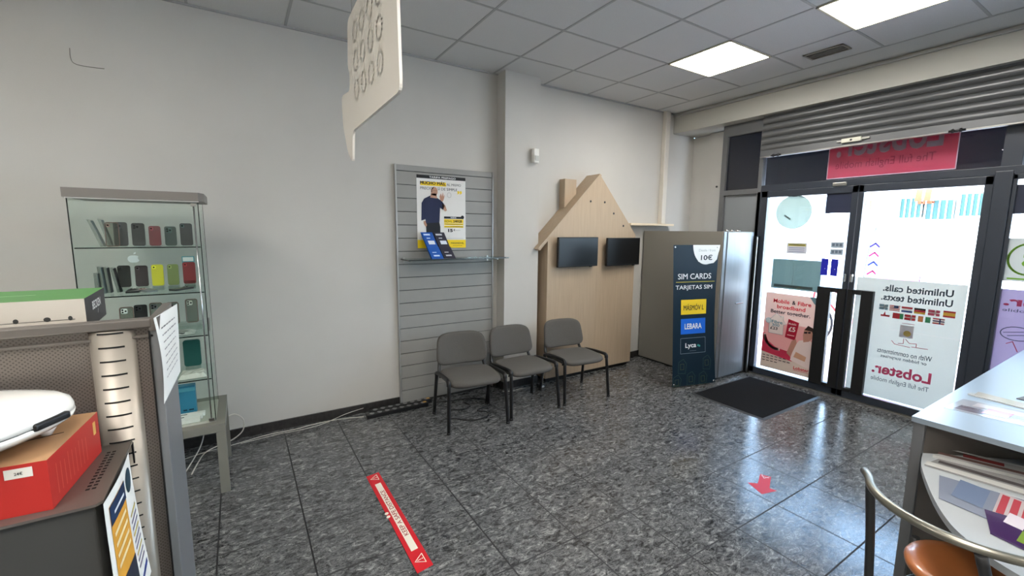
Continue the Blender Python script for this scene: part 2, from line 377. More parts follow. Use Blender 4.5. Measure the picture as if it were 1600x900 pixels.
# vertical pipe casing and cover board in the corner
mb = MB(); mb.box(4.275, 4.345, -.065, -.001, 1.745, H, mat('casing_cream', (214, 208, 197), .45), .006); mb.box(4.345, 4.375, -.045, -.001, 1.745, H, mat('casing_cream', (214, 208, 197), .45), .004)
tag(mb.done('pipe_casing'), 'tall cream pipe casing running up the corner wall to the ceiling', 'pipe')
mb = MB(); mb.box(3.66, 4.46, -.12, -.001, 1.715, 1.742, M_wood2, .003)
tag(mb.done('wall_shelf'), 'narrow pale wooden shelf board between little house display and corner', 'shelf')

# ================================================================== shop front (structure)
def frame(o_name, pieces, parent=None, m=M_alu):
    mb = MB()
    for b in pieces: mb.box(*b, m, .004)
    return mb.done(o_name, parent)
XA, XB = 4.64, 4.70     # frame depth
# fixed left panel beside the doors: dark glass on top, grey board below
w2 = bpy.data.objects.new('window_2', None); COL.objects.link(w2); struct(w2)
frame('window_frame', [(XA, 4.72, -.675, -.615, 0, 2.9), (XA, 4.72, -1.12, -1.075, 0, 2.9), (XA, 4.72, -1.08, -.67, 2.77, 2.9), (XA, 4.72, -1.08, -.67, 2.08, 2.14), (XA, 4.72, -1.08, -.67, 0, .06)], w2, M_greyframe)
mb = MB(); mb.box(4.675, 4.69, -1.08, -.67, 2.13, 2.78, mat('navy_glass', (20, 24, 36), 0.12, spec=0.6)); o = mb.done('pane', w2); o['label'] = 'dark navy glass'
mb = MB(); mb.box(4.675, 4.69, -1.08, -.67, .05, 2.09, mat('panel_grey', (128, 132, 136), .5)); mb.done('panel', w2)
# transom above the doors
w3 = bpy.data.objects.new('window_3', None); COL.objects.link(w3); struct(w3)
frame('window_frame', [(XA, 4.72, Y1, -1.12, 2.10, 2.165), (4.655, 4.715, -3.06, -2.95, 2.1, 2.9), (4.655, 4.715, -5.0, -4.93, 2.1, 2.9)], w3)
mb = MB(); mb.box(4.684, 4.69, Y1, -1.12, 2.165, 2.9, glass('transom_glass', (.80, .82, .86), .05)); mb.done('pane', w3)
# door leaves
def door(name, ya, yb, pull_y, slot, extra, sl=.07):
    """leaf between ya (left) and yb (right, more negative)"""
    d = bpy.data.objects.new(name, None); COL.objects.link(d); struct(d)
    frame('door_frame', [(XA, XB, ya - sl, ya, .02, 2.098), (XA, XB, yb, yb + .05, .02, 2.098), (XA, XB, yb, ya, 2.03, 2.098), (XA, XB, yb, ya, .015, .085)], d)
    mb = MB(); mb.box(4.668, 4.676, yb + .04, ya - .06, .08, 2.04, M_pane); mb.done('pane', d)
    p0, p1 = pull_y; s0, s1 = slot
    mb = MB()
    for b in ((p0, s0, .085, 1.10), (s1, p1, .085, 1.10), (s0, s1, 1.055, 1.10), (s0, s1, .085, .12)):
        mb.box(4.615, 4.665, min(b[0], b[1]), max(b[0], b[1]), b[2], b[3], M_blackp, .005)
    o = mb.done('pull_plate', d); o['label'] = 'tall black pull frame with a narrow open slot'
    mb = MB(); mb.box(4.60, 4.64, extra[0], extra[1], 1.17, 1.25, M_chrome, .005); mb.done('door_lock', d)
    return d
d1 = door('door_1', -1.13, -2.045, (-1.79, -2.04), (-1.91, -1.965), (-2.035, -2.02))
d2 = door('door_2', -2.05, -2.93, (-2.055, -2.26), (-2.10, -2.165), (-2.085, -2.065), .042)
mb = MB(); mb.box(4.62, 4.66, -1.95, -1.83, 2.10, 2.135, M_steel, .004); o = mb.done('door_closer', d1); o['label'] = 'small metal closer box at the head of the door'
# sill, jambs
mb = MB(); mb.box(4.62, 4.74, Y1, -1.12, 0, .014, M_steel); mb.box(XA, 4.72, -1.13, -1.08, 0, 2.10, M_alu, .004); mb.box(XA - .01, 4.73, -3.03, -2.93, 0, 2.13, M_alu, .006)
o = struct(mb.done('trim_3')); o['label'] = 'door sill and dark posts of the shop front'
# side window
w1 = bpy.data.objects.new('window_1', None); COL.objects.link(w1); struct(w1)
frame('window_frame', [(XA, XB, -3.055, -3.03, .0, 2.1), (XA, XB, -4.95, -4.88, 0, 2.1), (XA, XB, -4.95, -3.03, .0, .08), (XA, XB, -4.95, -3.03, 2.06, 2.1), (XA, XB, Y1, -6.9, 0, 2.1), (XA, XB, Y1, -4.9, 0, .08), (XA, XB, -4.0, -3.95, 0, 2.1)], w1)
mb = MB(); mb.box(4.668, 4.676, -6.95, -3.04, .06, 2.08, M_pane); mb.done('pane', w1)
mb = MB(); mb.box(4.66, 4.667, -3.95, -3.05, 1.80, 2.02, mat('window_film_dark', (34, 40, 60), .4)); o = mb.done('window_film', w1); o['label'] = 'dark film band across the top of the side window'
# guide rail beside the cabinet
t = thing('shutter_guide', 'slim black upright guide rail with bright edge beside the silver cabinet', 'rail', (4.60, -1.15, 0))
mb = MB(); mb.box(4.575, 4.635, -1.155, -1.125, 0, 1.60, M_black, .004); part('rail', mb, t)
mb = MB(); mb.box(4.570, 4.578, -1.163, -1.151, .02, 1.59, M_steel); part('edge_strip', mb, t, 'bright metal edge')

# roller shutter, partly lowered
t = thing('roller_shutter', 'ribbed grey metal roller shutter partly lowered above the glass doors', 'shutter', (4.58, -3.0, 2.45))
mb = MB(); n = 7; z = 2.53; prof = []
while z < 2.92:
    for k in range(n): a = k / n; prof.append((4.575 - .016 * math.sin(PI * a) ** .8, z + .072 * a * .9))
    prof.append((4.583, z + .070)); z += .072
vs0 = [mb.bm.verts.new((x, Y1 + .02, z)) for x, z in prof]; vs1 = [mb.bm.verts.new((x, -1.125, z)) for x, z in prof]
for i in range(len(prof) - 1): mb.face([vs0[i], vs0[i + 1], vs1[i + 1], vs1[i]], M_shutter)
vb0 = [mb.bm.verts.new((x + .02, Y1 + .02, z)) for x, z in (prof[0], prof[-1])]; vb1 = [mb.bm.verts.new((x + .02, -1.125, z)) for x, z in (prof[0], prof[-1])]
mb.face([vb0[0], vb1[0], vb1[1], vb0[1]], M_shutter)
part('slat_curtain', mb, t)
mb = MB(); mb.box(4.560, 4.60, Y1 + .02, -1.125, 2.462, 2.533, M_shutter, .004); mb.box(4.552, 4.60, Y1 + .02, -1.125, 2.458, 2.470, M_steel, .002); part('bottom_bar', mb, t)
mb = MB(); mb.box(4.535, 4.560, -2.06, -1.90, 2.492, 2.532, mat('latch_cream', (196, 194, 180), .4, metal=.4), .004); mb.box(4.54, 4.56, -2.12, -1.86, 2.505, 2.52, M_steel, .002); mb.cyl((4.53, -1.98, 2.512), (4.54, -1.98, 2.512), .009, M_black); part('latch', mb, t, 'pale lock plate')
for y in (-1.30, -2.70):
    mb = MB(); mb.cyl((4.548, y - .05, 2.466), (4.548, y + .05, 2.466), .010, M_black); mb.cyl((4.54, y - .03, 2.466), (4.54, y - .018, 2.466), .016, M_black); mb.cyl((4.54, y + .018, 2.466), (4.54, y + .03, 2.466), .016, M_black); part('stopper', mb, t)

# ================================================================== outside
M_pave = mat('street_paving', (226, 214, 202), .8, noise=.06, nscale=2)
mb = MB(); mb.box(4.78, 70, -40, 60, -.14, -.04, M_pave); mb.box(4.70, 4.80, -7, 0, -.14, 0.0, mat('threshold_stone', (190, 186, 180), .6)); o = struct(mb.done('ground')); o['label'] = 'pale street paving outside'
mb = MB()
for i in range(9):
    for j in range(22): mb.box(5.2 + .26 * i, 5.44 + .26 * i, -4.0 + .26 * j, -3.76 + .26 * j, -.045, -.036, mat('red_paving', (206, 160, 144), .8, noise=.1, nscale=9), .003)
o = struct(mb.done('ground_paving')); o['label'] = 'band of reddish paving slabs outside the doors'
# fascia box outside above the doors
mb = MB(); mb.box(5.15, 5.6, -7.2, -.2, 2.217, 3.6, mat('fascia_dark', (34, 36, 46), .7)); o = struct(mb.done('fascia')); o['label'] = 'dark sign box outside above the doors'

# the opposite side of the street
mb = MB(); W_ = mat('facade_white', (240, 238, 232), .9)
t = thing('building', 'white building across the street seen through the glass doors', 'building', (31, 5, 0))
mb.box(30, 36, -14, 7.2, -.05, 6.5, W_); mb.box(31.5, 36, 7.2, 26, -.05, 5.2, W_); part('wall', mb, t)
teal = mat('teal_glass', (22, 66, 64), .4)
for (a, b, z0, z1) in ((5.2, 4.3, 2.5, 3.5), (4.15, 3.1, 2.4, 3.35), (2.9, 2.05, 2.55, 3.6)):
    mb = MB(); mb.box(29.7, 30.0, b, a, z0, z1, teal)
    for k in range(5): mb.box(29.62, 29.7, b + (a - b) * k / 4 - .02, b + (a - b) * k / 4 + .02, z0, z1 + .1, W_)
    part('balcony', mb, t, 'teal glazed balcony')
og = mat('awning_orange', (150, 56, 12), .7)
for a in (4.33, 3.98):
    mb = MB()
    mb.sheet(lambda u, v, a=a: (29.6 - .5 * math.sin(v * PI / 2), a + .13 - .26 * u, 3.3 + .85 * math.cos(v * PI / 2)), 4, 8, og); mb.box(29.62, 29.98, a - .13, a + .13, 3.2, 3.32, og); part('awning', mb, t, 'orange curved awning')
for i, (rgb, lab) in enumerate((((200, 60, 60), 'red'), ((60, 90, 170), 'blue'), ((220, 200, 60), 'yellow'))):
    mb = MB(); P = [(27.5, 6.5 - i * .3, 2.9), (27.5, 6.3 - i * .3, 2.9), (27.5, 6.22 - i * .3, 3.3 + .1 * i), (27.5, 6.22 - i * .3, 3.9), (27.5, 6.5 - i * .3, 4.0)]
    mb.prism(P, (.12, 0, 0), mat('float_' + lab, rgb, .6)); mb.cyl((27.45, 6.4 - i * .3, -.05), (27.45, 6.4 - i * .3, 3.95), .03, W_)
    tag(mb.done('street_flag'), lab + ' street flag on a pole in front of the white building', 'flag')
t = thing('pergola', 'pale frame of posts and beams standing on the street left of the doors', 'pergola', (12, 1.2, 0))
pg = mat('pergola_pale', (120, 124, 132), .7)
for x in (11, 13.5):
    for y in (3.1, 1.9, .4):
        mb = MB(); mb.box(x - .06, x + .06, y - .06, y + .06, -.04, 2.5, pg); part('post', mb, t)
for x in (11, 13.5):
    mb = MB(); mb.box(x - .06, x + .06, .2, 3.3, 2.5, 2.62, pg); part('beam', mb, t)
mb = MB(); mb.box(11.2, 11.3, .5, 3.0, .9, 1.0, pg); mb.box(11.2, 11.3, .5, 3.0, .35, .42, pg); part('rail', mb, t)

# feather flag
t = thing('feather_flag', 'feather flag with purple and pink stripes on a pole outside the glass doors', 'flag', (8.0, -1.1, -.04))
mb = MB(); mb.cyl((8, -1.0, -.04), (8.0, -1.0, .7), .014, M_steel); mb.tube(smooth_path([(8, -1.0, .7), (8, -1.02, 1.3), (8, -1.10, 1.75), (8, -1.2, 1.8)]), .007, M_steel, 6); part('pole', mb, t)
mb = MB(); mb.lathe([(0.0, 0), (.2, 0), (.2, .03), (.03, .05), (.0, .05)], (8, -1.0, -.04), M_black, 20); part('base', mb, t)
mb = MB(); pts = [(-1.005, .72), (-1.10, .70), (-1.17, .95), (-1.215, 1.3), (-1.225, 1.6), (-1.20, 1.79), (-1.10, 1.74), (-1.03, 1.4), (-1.01, 1.0)]
mb.prism([(8.0, a, b) for a, b in pts], (.003, 0, 0), ink((140, 150, 186), .2))
bd = Board(mb, (7.999, -1.0, .7), (0, -.23, 0), (0, 0, 1.1), (-1, 0, 0), .001)
for i, c_ in enumerate(((90, 30, 120), (170, 20, 80), (30, 40, 130), (170, 30, 90), (60, 30, 120))): bd.line([(.22, .15 + .13 * i), (.5, .2 + .13 * i), (.72, .15 + .13 * i)], .02, ink(c_, .5))
part('sail', mb, t)

# bicycle parked outside
t = thing('bicycle', 'red bicycle parked on the reddish paving, seen through the door slots', 'bicycle', (7.0, -1.2, -.04))
rd = mat('bike_red', (200, 40, 44), .3)
for y in (-.70, -1.78):
    mb = MB(); mb.tube([(7.0, y + .33 * math.cos(a * PI / 14), .29 + .33 * math.sin(a * PI / 14)) for a in range(28)], .019, M_black, 8, closed=True)
    for k in range(14): a = k * PI / 7; mb.tube([(7.0, y, .29), (7.0, y + .32 * math.cos(a), .29 + .32 * math.sin(a))], .0022, M_steel, 4)
    mb.cyl((6.97, y, .29), (7.03, y, .29), .02, M_steel); part('wheel', mb, t)
mb = MB()
for a, b in (((-.78, .86), (-.70, .29)), ((-.80, .80), (-1.25, .30)), ((-.79, .84), (-1.38, .72)), ((-1.25, .30), (-1.42, .82)), ((-1.25, .30), (-1.78, .29)), ((-1.38, .70), (-1.78, .29))): mb.tube([(7.0, a[0], a[1]), (7.0, b[0], b[1])], .016, rd, 8)
part('bike_frame', mb, t, 'red frame')
mb = MB(); mb.tube(smooth_path([(6.75, -.88, .98), (6.85, -.76, .96), (7.0, -.77, .94), (7.15, -.76, .96), (7.25, -.88, .98)]), .012, M_steel, 8); mb.cyl((7, -.77, .84), (7, -.77, .95), .014, M_steel); part('handlebar', mb, t)
mb = MB(); mb.box(6.93, 7.07, -1.55, -1.30, .86, .90, M_black, .018); mb.cyl((7, -1.42, .8), (7, -1.43, .87), .012, M_steel); part('saddle', mb, t)
t = thing('sandwich_board', 'pink pavement sign board standing outside behind the bicycle', 'sign', (7.7, -1.4, -.04))
mb = MB(); mb.prism([(7.6, -1.25, -.04), (7.6, -1.75, -.04), (7.72, -1.75, 1.05), (7.72, -1.25, 1.05)], (.02, 0, 0), mat('pink_board', (232, 120, 190), .6)); part('front_board', mb, t)
mb = MB(); mb.prism([(7.88, -1.25, -.04), (7.88, -1.75, -.04), (7.76, -1.75, 1.05), (7.76, -1.25, 1.05)], (.02, 0, 0), M_black); part('rear_board', mb, t)

# pink shop sign hanging outside above the doors, read from behind
TR = .55
def sheet_board(O, U, V, N, m, thick=.002):
    mb = MB(); O, U, V, N = Vector(O), Vector(U), Vector(V), Vector(N).normalized()
    mb.prism([O, O + U, O + U + V, O + V], -N * thick, m); return mb, Board(mb, O, U, V, N)
mb, b = sheet_board((4.80, -1.70, 2.195), (0, -.96, 0), (0, 0, .56), (-1, 0, 0), ink((242, 132, 150), .4))
b.text('Lobster.', .07, .36, .90, .86, ink((255, 222, 226)), .02, flip=True)
b.text('The full English mobile', .07, .12, .86, .29, ink((186, 84, 106)), 0, flip=True)
b.line([(0, 0), (1, 0)], .008, ink((250, 225, 225), .3)); b.line([(0, 0), (0, 1)], .008, ink((250, 225, 225), .3)); b.line([(1, 0), (1, 1)], .008, ink((250, 225, 225), .3))
for y in (-1.8, -2.55): mb.cyl((4.803, y, 2.72), (5.15, y, 2.72), .008, M_steel, n=10)
tag(mb.done('shop_sign'), 'pink shop sign above the doors seen from behind with mirrored lettering', 'sign')

# ------------------------------------------------------------------ posters on the glass
red = (214, 44, 62)
mb, b = sheet_board((4.664, -1.262, .11), (0, -.525, 0), (0, 0, .865), (-1, 0, 0), ink((224, 200, 190), .35), .001)
b.rect(0, .2, 1, .62, ink((236, 178, 176), .35)); b.k = 2
b.poly([(0, .17), (0, .46), (.06, .46), (.12, .36), (.3, .29), (.55, .27), (.66, .12), (.6, .10)], ink((210, 64, 92), .35)); b.k = 3
b.arc(.32, .44, .27, PI, 1.55 * PI, .030, ink((240, 200, 196), .35), n=14, ry=.17); b.k = 4
b.poly([(0, 0), (1, 0), (1, .12), (0, .21)], ink((226, 214, 200), .35)); b.k = 5
b.text('Mobile', .17, .875, .49, .925, ink(red, .3), .02); b.text('&', .54, .875, .61, .925, ink((34, 34, 50), .3), .02); b.text('Fibre', .65, .875, .90, .925, ink(red, .3), .02)
b.text('broadband', .25, .805, .80, .855, ink(red, .3), .02); b.text('Better together.', .13, .725, .90, .785, ink((34, 34, 50), .3), .02)
hs = [(.12, .47), (.41, .47), (.41, .60), (.46, .61), (.40, .66), (.40, .71), (.35, .71), (.35, .695), (.26, .74), (.07, .61), (.12, .60)]
b.poly(hs, ink((244, 236, 230), .35)); b.line(hs, .004, ink((150, 175, 190), .3), closed=True)
b.k = 6; b.disc(.10, .63, .055, ink((220, 236, 240), .35)); b.arc(.10, .63, .055, 0, 2 * PI, .004, ink((120, 180, 196), .3), n=20)
b.text('Fibre', .17, .605, .39, .645, ink((60, 150, 170), .3), .01); b.text('300', .18, .565, .33, .60, ink((60, 150, 170), .3), .01); b.text('£23', .15, .52, .30, .557, ink((34, 34, 50), .3), .02)
cp = [(.46, .45), (.66, .43), (.71, .66), (.50, .69)]
b.poly(cp, ink((178, 34, 58), .3)); b.k = 7
b.text('Mobile', .51, .62, .66, .645, ink((246, 220, 218), .3), .01); b.text('£5', .52, .535, .65, .595, ink((250, 235, 230), .3), .02); b.rect(.50, .48, .64, .49, ink((240, 190, 190), .3))
# printed reclining man
sk = ink((196, 146, 128), .3)
b.poly([(.60, .17), (1.0, .10), (1.0, .44), (.90, .47), (.74, .44), (.66, .36)], ink((240, 226, 220), .3))
b.k = 8; b.poly([(.52, .25), (.60, .21), (.70, .40), (.68, .45), (.60, .42)], sk); b.poly([(.66, .22), (.88, .19), (.9, .25), (.70, .29)], ink((216, 170, 140), .3)); b.poly([(.82, .43), (.92, .45), (.98, .50), (.97, .60), (.90, .63), (.82, .60), (.80, .52)], sk)
b.k = 9; b.poly([(.82, .585), (.88, .645), (.98, .62), (.99, .53), (.96, .58)], ink((60, 46, 44), .3)); b.poly([(.815, .562), (.88, .570), (.875, .545), (.82, .540)], ink((50, 42, 46), .3)); b.poly([(.89, .571), (.94, .575), (.935, .552), (.89, .548)], ink((50, 42, 46), .3))
b.poly([(.86, 1), (1, 1), (1, .90), (.95, .92)], ink((110, 150, 160), .3))
for i, x1 in enumerate((.52, .58, .30)):
    u = .04
    while u < x1: b.line([(u, .165 - .035 * i), (u + .05, .165 - .035 * i)], .008, ink((40, 38, 50), .3)); u += .085
b.text('Lobster', .68, .065, .97, .105, ink(red, .3), .02); b.rect(.68, .05, .97, .054, ink(red, .3))
tag(mb.done('window_poster'), 'pink and beige broadband poster with reclining man low on the left door', 'poster')

# backlit poster on the right leaf, read from behind
mb, b = sheet_board((4.682, -2.10, .095), (0, -.765, 0), (0, 0, 1.13), (-1, 0, 0), ink((222, 218, 210), .42), .001)
def f2(u): return .209 + u * .791     # measured from the visible left edge
dk = ink((74, 80, 90), .4); pk = ink((222, 82, 120), .45)
b.text('Unlimited calls.', f2(.08), .90, f2(.87), .955, dk, .025, flip=True); b.text('Unlimited texts.', f2(.07), .825, f2(.875), .88, dk, .025, flip=True)
def flag(u, v, wv, hv, bands, horiz=True, cross=None):
    u = f2(u); k = b.k; n = len(bands)
    for i, c_ in enumerate(bands):
        if horiz: b.rect(u, v + hv * i / n, u + wv, v + hv * (i + 1) / n, ink(c_, .45))
        else: b.rect(u + wv * i / n, v, u + wv * (i + 1) / n, v + hv, ink(c_, .45))
    if cross: b.k += 1; b.rect(u + wv * .55, v, u + wv * .68, v + hv, ink(cross, .45)); b.rect(u, v + hv * .42, u + wv, v + hv * .58, ink(cross, .45)); b.k = k
R_, Y_, W2, B_, G_, K_ = (196, 58, 66), (226, 176, 70), (236, 230, 226), (70, 86, 140), (70, 150, 100), (60, 52, 50)
flag(.06, .745, .085, .045, [(130, 150, 160)], cross=W2)
flag(.185, .745, .10, .045, [R_, W2, R_, W2, R_, W2, R_]); b.k += 2; b.rect(f2(.24), .768, f2(.24) + .042, .79, ink(B_, .45)); b.k -= 2
flag(.33, .745, .10, .045, [B_, W2, R_]); flag(.475, .745, .10, .045, [Y_, R_, K_]); flag(.63, .745, .10, .045, [(200, 90, 110)], cross=W2); flag(.79, .745, .10, .050, [R_, Y_, Y_, R_])
b.poly([(f2(.09), .69), (f2(.2), .69), (f2(.2), .705), (f2(.15), .705), (f2(.14), .735), (f2(.12), .705), (f2(.09), .705)], ink(R_, .45))
flag(.235, .685, .10, .045, [R_, R_, G_], False); flag(.375, .685, .10, .045, [R_], cross=W2); flag(.53, .685, .045, .045, [(220, 140, 90)]); flag(.61, .685, .045, .045, [G_]); flag(.69, .685, .10, .045, [R_, W2, R_, W2, R_], cross=B_)
b.rect(f2(.34), .54, f2(.50), .64, ink((200, 190, 192), .5)); b.k = 2; b.disc(f2(.43), .575, .035, ink((218, 190, 110), .5)); b.line([(f2(.36), .655), (f2(.50), .655)], .006, ink((204, 150, 160), .5))
pn = ink((206, 100, 110), .45)
b.line([(f2(.40), .53), (f2(.40), .49), (f2(.34), .485)], .005, pn); b.line([(f2(.42), .53), (f2(.47), .50), (f2(.55), .505), (f2(.55), .48)], .005, pn)
b.line([(f2(.26), .50), (f2(.30), .475), (f2(.48), .468)], .005, pn); b.line([(f2(.50), .475), (f2(.68), .478)], .005, pn)
b.text('With no commitments', f2(.10), .385, f2(.74), .425, dk, .008, flip=True); b.text('or hidden surprises', f2(.15), .34, f2(.69), .375, dk, .008, flip=True)
b.text('Lobster.', f2(.06), .205, f2(.76), .295, pk, .03, flip=True); b.text('The full English mobile', f2(.06), .13, f2(.75), .18, dk, 0, flip=True)
tag(mb.done('window_poster'), 'cream poster with rows of flags and mirrored lettering on the right door', 'poster')

# notices on the left leaf
mb = MB(); mb.lathe([(0, 0), (.177, 0), (.18, .001), (.177, .0025), (0, .0025)], (4.679, -1.466, 1.862), ink((200, 210, 204), .62), 48, 'x'); mb.box(4.676, 4.682, -1.49, -1.445, 2.025, 2.05, M_black)
b = Board(mb, (4.678, -1.30, 1.72), (0, -.36, 0), (0, 0, .36), (-1, 0, 0)); b.line([(.22, .30), (.38, .19)], .018, ink((130, 142, 140), .2)); b.line([(.58, .85), (.78, .80)], .008, ink((140, 150, 148), .2))
tag(mb.done('round_sticker'), 'large round grey green sticker at the top of the left door', 'sticker')
mb = MB(); mb.box(4.678, 4.684, -1.785, -1.300, 1.028, 1.352, ink((150, 166, 162), .48)); mb.box(4.676, 4.679, -1.72, -1.33, 1.045, 1.075, ink((92, 106, 106), .2)); mb.box(4.6765, 4.679, -1.52, -1.515, 1.08, 1.35, ink((160, 176, 172), .2))
tag(mb.done('notice_board'), 'plain grey green board behind the left door glass above the pink poster', 'board')
mb, b = sheet_board((4.664, -1.437, 1.42), (0, -.20, 0), (0, 0, .117), (-1, 0, 0), ink((206, 204, 206), .3), .001)
b.rect(.06, .68, .94, .9, ink((216, 204, 120), .3)); b.line([(.12, .79), (.88, .79)], .008, ink((110, 104, 70), .3))
for i in range(3): b.line([(.12, .52 - .17 * i), (.88, .52 - .17 * i)], .006, ink((130, 132, 150), .3))
tag(mb.done('notice'), 'small grey notice sheet with a yellow heading on the left door', 'notice')
for i, y in enumerate((-1.785, -1.872)):
    mb, b = sheet_board((4.664, y, 1.214), (0, -.062, 0), (0, 0, .17), (-1, 0, 0), ink((44, 48, 176), .2), .001)
    b.disc(.6, .4, .06, ink((220, 220, 240), .3))
    tag(mb.done('blue_card'), ('left', 'right')[i] + ' one of two upright blue cards above the pull frame of the left door', 'card', 'blue cards on the left door')
for i, z in enumerate((1.495, 1.425)):
    mb, b = sheet_board((4.664, -1.852, z), (0, -.112, 0), (0, 0, .06), (-1, 0, 0), ink((176, 184, 190), .3), .001)
    for k in range(3): b.rect(.12 + .28 * k, .3, .32 + .28 * k, .75, ink((110, 122, 134), .3))
    tag(mb.done('small_notice'), ('upper', 'lower')[i] + ' of two small grey stickers above the blue cards on the left door', 'sticker', 'small grey stickers on the left door')
mb = MB(); mb.box(4.660, 4.668, -1.99, -1.775, 1.84, 2.045, mat('dark_film', (38, 44, 66), .4)); tag(mb.done('window_film'), 'dark square panel in the upper corner of the left door', 'panel')
# side window sheets
mb, b = sheet_board((4.664, -3.045, 1.285), (0, -.30, 0), (0, 0, .33), (-1, 0, 0), ink((206, 206, 200), .4), .001)
gr = ink((126, 176, 60), .3); b.arc(.42, .52, .36, .35 * PI, 1.75 * PI, .014, gr, n=26, ry=.36); b.text('S', .30, .34, .56, .66, gr, .03, flip=True); b.line([(.1, .06), (.7, .06)], .012, gr)
tag(mb.done('window_sticker'), 'white sheet with a green ring logo on the side window', 'sticker')
mb, b = sheet_board((4.682, -3.04, .15), (0, -.80, 0), (0, 0, 1.07), (-1, 0, 0), ink((196, 182, 200), .42), .001)
b.text('Lobster.', .04, .88, .75, .95, pk, .03, flip=True); b.text('The full English mobile', .04, .83, .75, .86, dk, 0, flip=True)
b.arc(.16, .68, .11, 0, 2 * PI, .006, dk, n=22, ry=.05); b.line([(.07, .68), (.2, .70)], .005, dk); b.line([(.1, .66), (.23, .68)], .005, dk); b.line([(.10, .60), (.14, .62), (.18, .55)], .006, pn); b.line([(.25, .60), (.40, .59)], .006, pn); b.disc(.32, .52, .05, ink((226, 196, 90), .5)); b.line([(.05, .34), (.1, .36), (.2, .33)], .01, ink((90, 110, 110), .4))
tag(mb.done('window_poster'), 'lilac tinted backlit poster low on the side window behind the counter', 'poster')

# ================================================================== ceiling fixtures
for (x, y, side) in ((3.3, -1.39, 'farther ceiling light panel, near the glass doors and the cabinet'), (3.3, -2.59, 'nearer ceiling light panel cut by the top edge of the picture'),
                     (.9, -3.79, 'ceiling light panel above the counter side of the room'), (-1.5, -3.79, 'ceiling light panel above the metal display shelf'), (-2.1, -1.99, 'ceiling light panel over the left end of the room near the long wall'), (-.3, -4.39, 'ceiling light panel added out of view behind the viewer to brighten the left wall'), (-2.1, -4.39, 'ceiling light panel added out of view in the rear left to brighten the left wall'),  # both rear panels are unseen, added to lift the lower left wall
                     (.9, -6.19, 'ceiling light panel deep in the right of the room')):
    t = thing('ceiling_light', 'square ' + side, 'light', (x, y, H), 0)
    mb = MB(); mb.box(x - .29, x + .29, y - .29, y + .29, H - .006, H - .002, emit('panel_light', (1.0, .965, .91), PANEL_W)); part('diffuser', mb, t)
    mb = MB()
    for b_ in ((-.30, -.285, -.30, .30), (.285, .30, -.30, .30), (-.30, .30, -.30, -.285), (-.30, .30, .285, .30)): mb.box(x + b_[0], x + b_[1], y + b_[2], y + b_[3], H - .009, H - .001, mat('panel_frame', (214, 206, 176), .5))
    part('frame', mb, t)
t = thing('air_vent', 'slim metal slot air vent in the ceiling between the two light panels', 'vent', (3.88, -1.99, H))
mb = MB()
for b_ in ((3.80, 3.965, -2.14, -2.125), (3.80, 3.965, -1.86, -1.845), (3.80, 3.818, -2.14, -1.845), (3.947, 3.965, -2.14, -1.845)): mb.box(*b_, H - .012, H - .001, mat('vent_metal', (150, 146, 136), .4, metal=.4), .002)
part('frame', mb, t)
mb = MB(); mb.box(3.82, 3.945, -2.125, -1.86, H - .004, H - .001, M_black)
part('opening', mb, t)
mb = MB()
for k in range(3): mb.box(3.842 + .034 * k, 3.850 + .034 * k, -2.12, -1.865, H - .012, H - .003, M_steel)
part('blade', mb, t)

# hanging sign: frosted speech bubble, seen almost edge on
t = thing('hanging_sign', 'frosted white speech bubble sign hanging from the ceiling on thin wires', 'sign', (.15, -1.9, 2.15))
M_frost = mat('frosted_acrylic', (232, 224, 212), .35, spec=.4)
def rcorner(P, r=.05, n=5):
    out = []; N = len(P)
    for i in range(N):
        a, b_, c_ = Vector(P[i - 1]), Vector(P[i]), Vector(P[(i + 1) % N]); u = (a - b_); v = (c_ - b_); rr = min(r, u.length * .45, v.length * .45); A = b_ + u.normalized() * rr; C = b_ + v.normalized() * rr
        for k in range(n + 1): q = k / n; out.append(tuple(A * (1 - q) ** 2 + b_ * 2 * q * (1 - q) + C * q * q))
    return out
ol = rcorner([(-2.222, 2.152), (-1.435, 2.149), (-1.40, 1.99), (-1.345, 2.03), (-1.30, 2.06), (-1.20, 2.22), (-1.19, 2.38), (-1.40, 2.36), (-1.415, 2.44), (-1.375, 2.48), (-1.405, 2.70), (-2.20, 2.74)], .04)
mb = MB(); mb.prism([(.144, y, z) for y, z in ol], (.012, 0, 0), M_frost, sm=False); part('panel', mb, t)
mb = MB(); b = Board(mb, (.1435, -1.45, 2.2), (0, -.70, 0), (0, 0, .5), (-1, 0, 0)); gm = mat('frost_mark', (229, 222, 210), .36)
for k in range(3):
    for q in range(4): b.arc(.15 + .2 * q, .25 + .27 * k, .06, 0, 2 * PI, .014, gm, n=14, ry=.09)
part('print', mb, t, 'faint pale ring pattern showing through the sign')
for y in (-1.48, -2.10):
    mb = MB(); mb.tube([(.15, y, 2.7), (.15, y, H)], .0012, M_steel, 5); part('wire', mb, t)

# alarm sensor on pillar
t = thing('motion_sensor', 'small white motion sensor fixed high on the painted pillar', 'sensor', (2.18, -.18, 2.38))
mb = MB(); pts = roundrect(2.15, -.21, 2.222, -.151, .02); mb.prism([(x, y, 2.315) for x, y in pts], (0, 0, .135), M_white); part('case', mb, t)
mb = MB(); mb.box(2.162, 2.212, -.216, -.205, 2.335, 2.385, mat('lens_grey', (196, 196, 190), .3), .004); part('lens', mb, t)

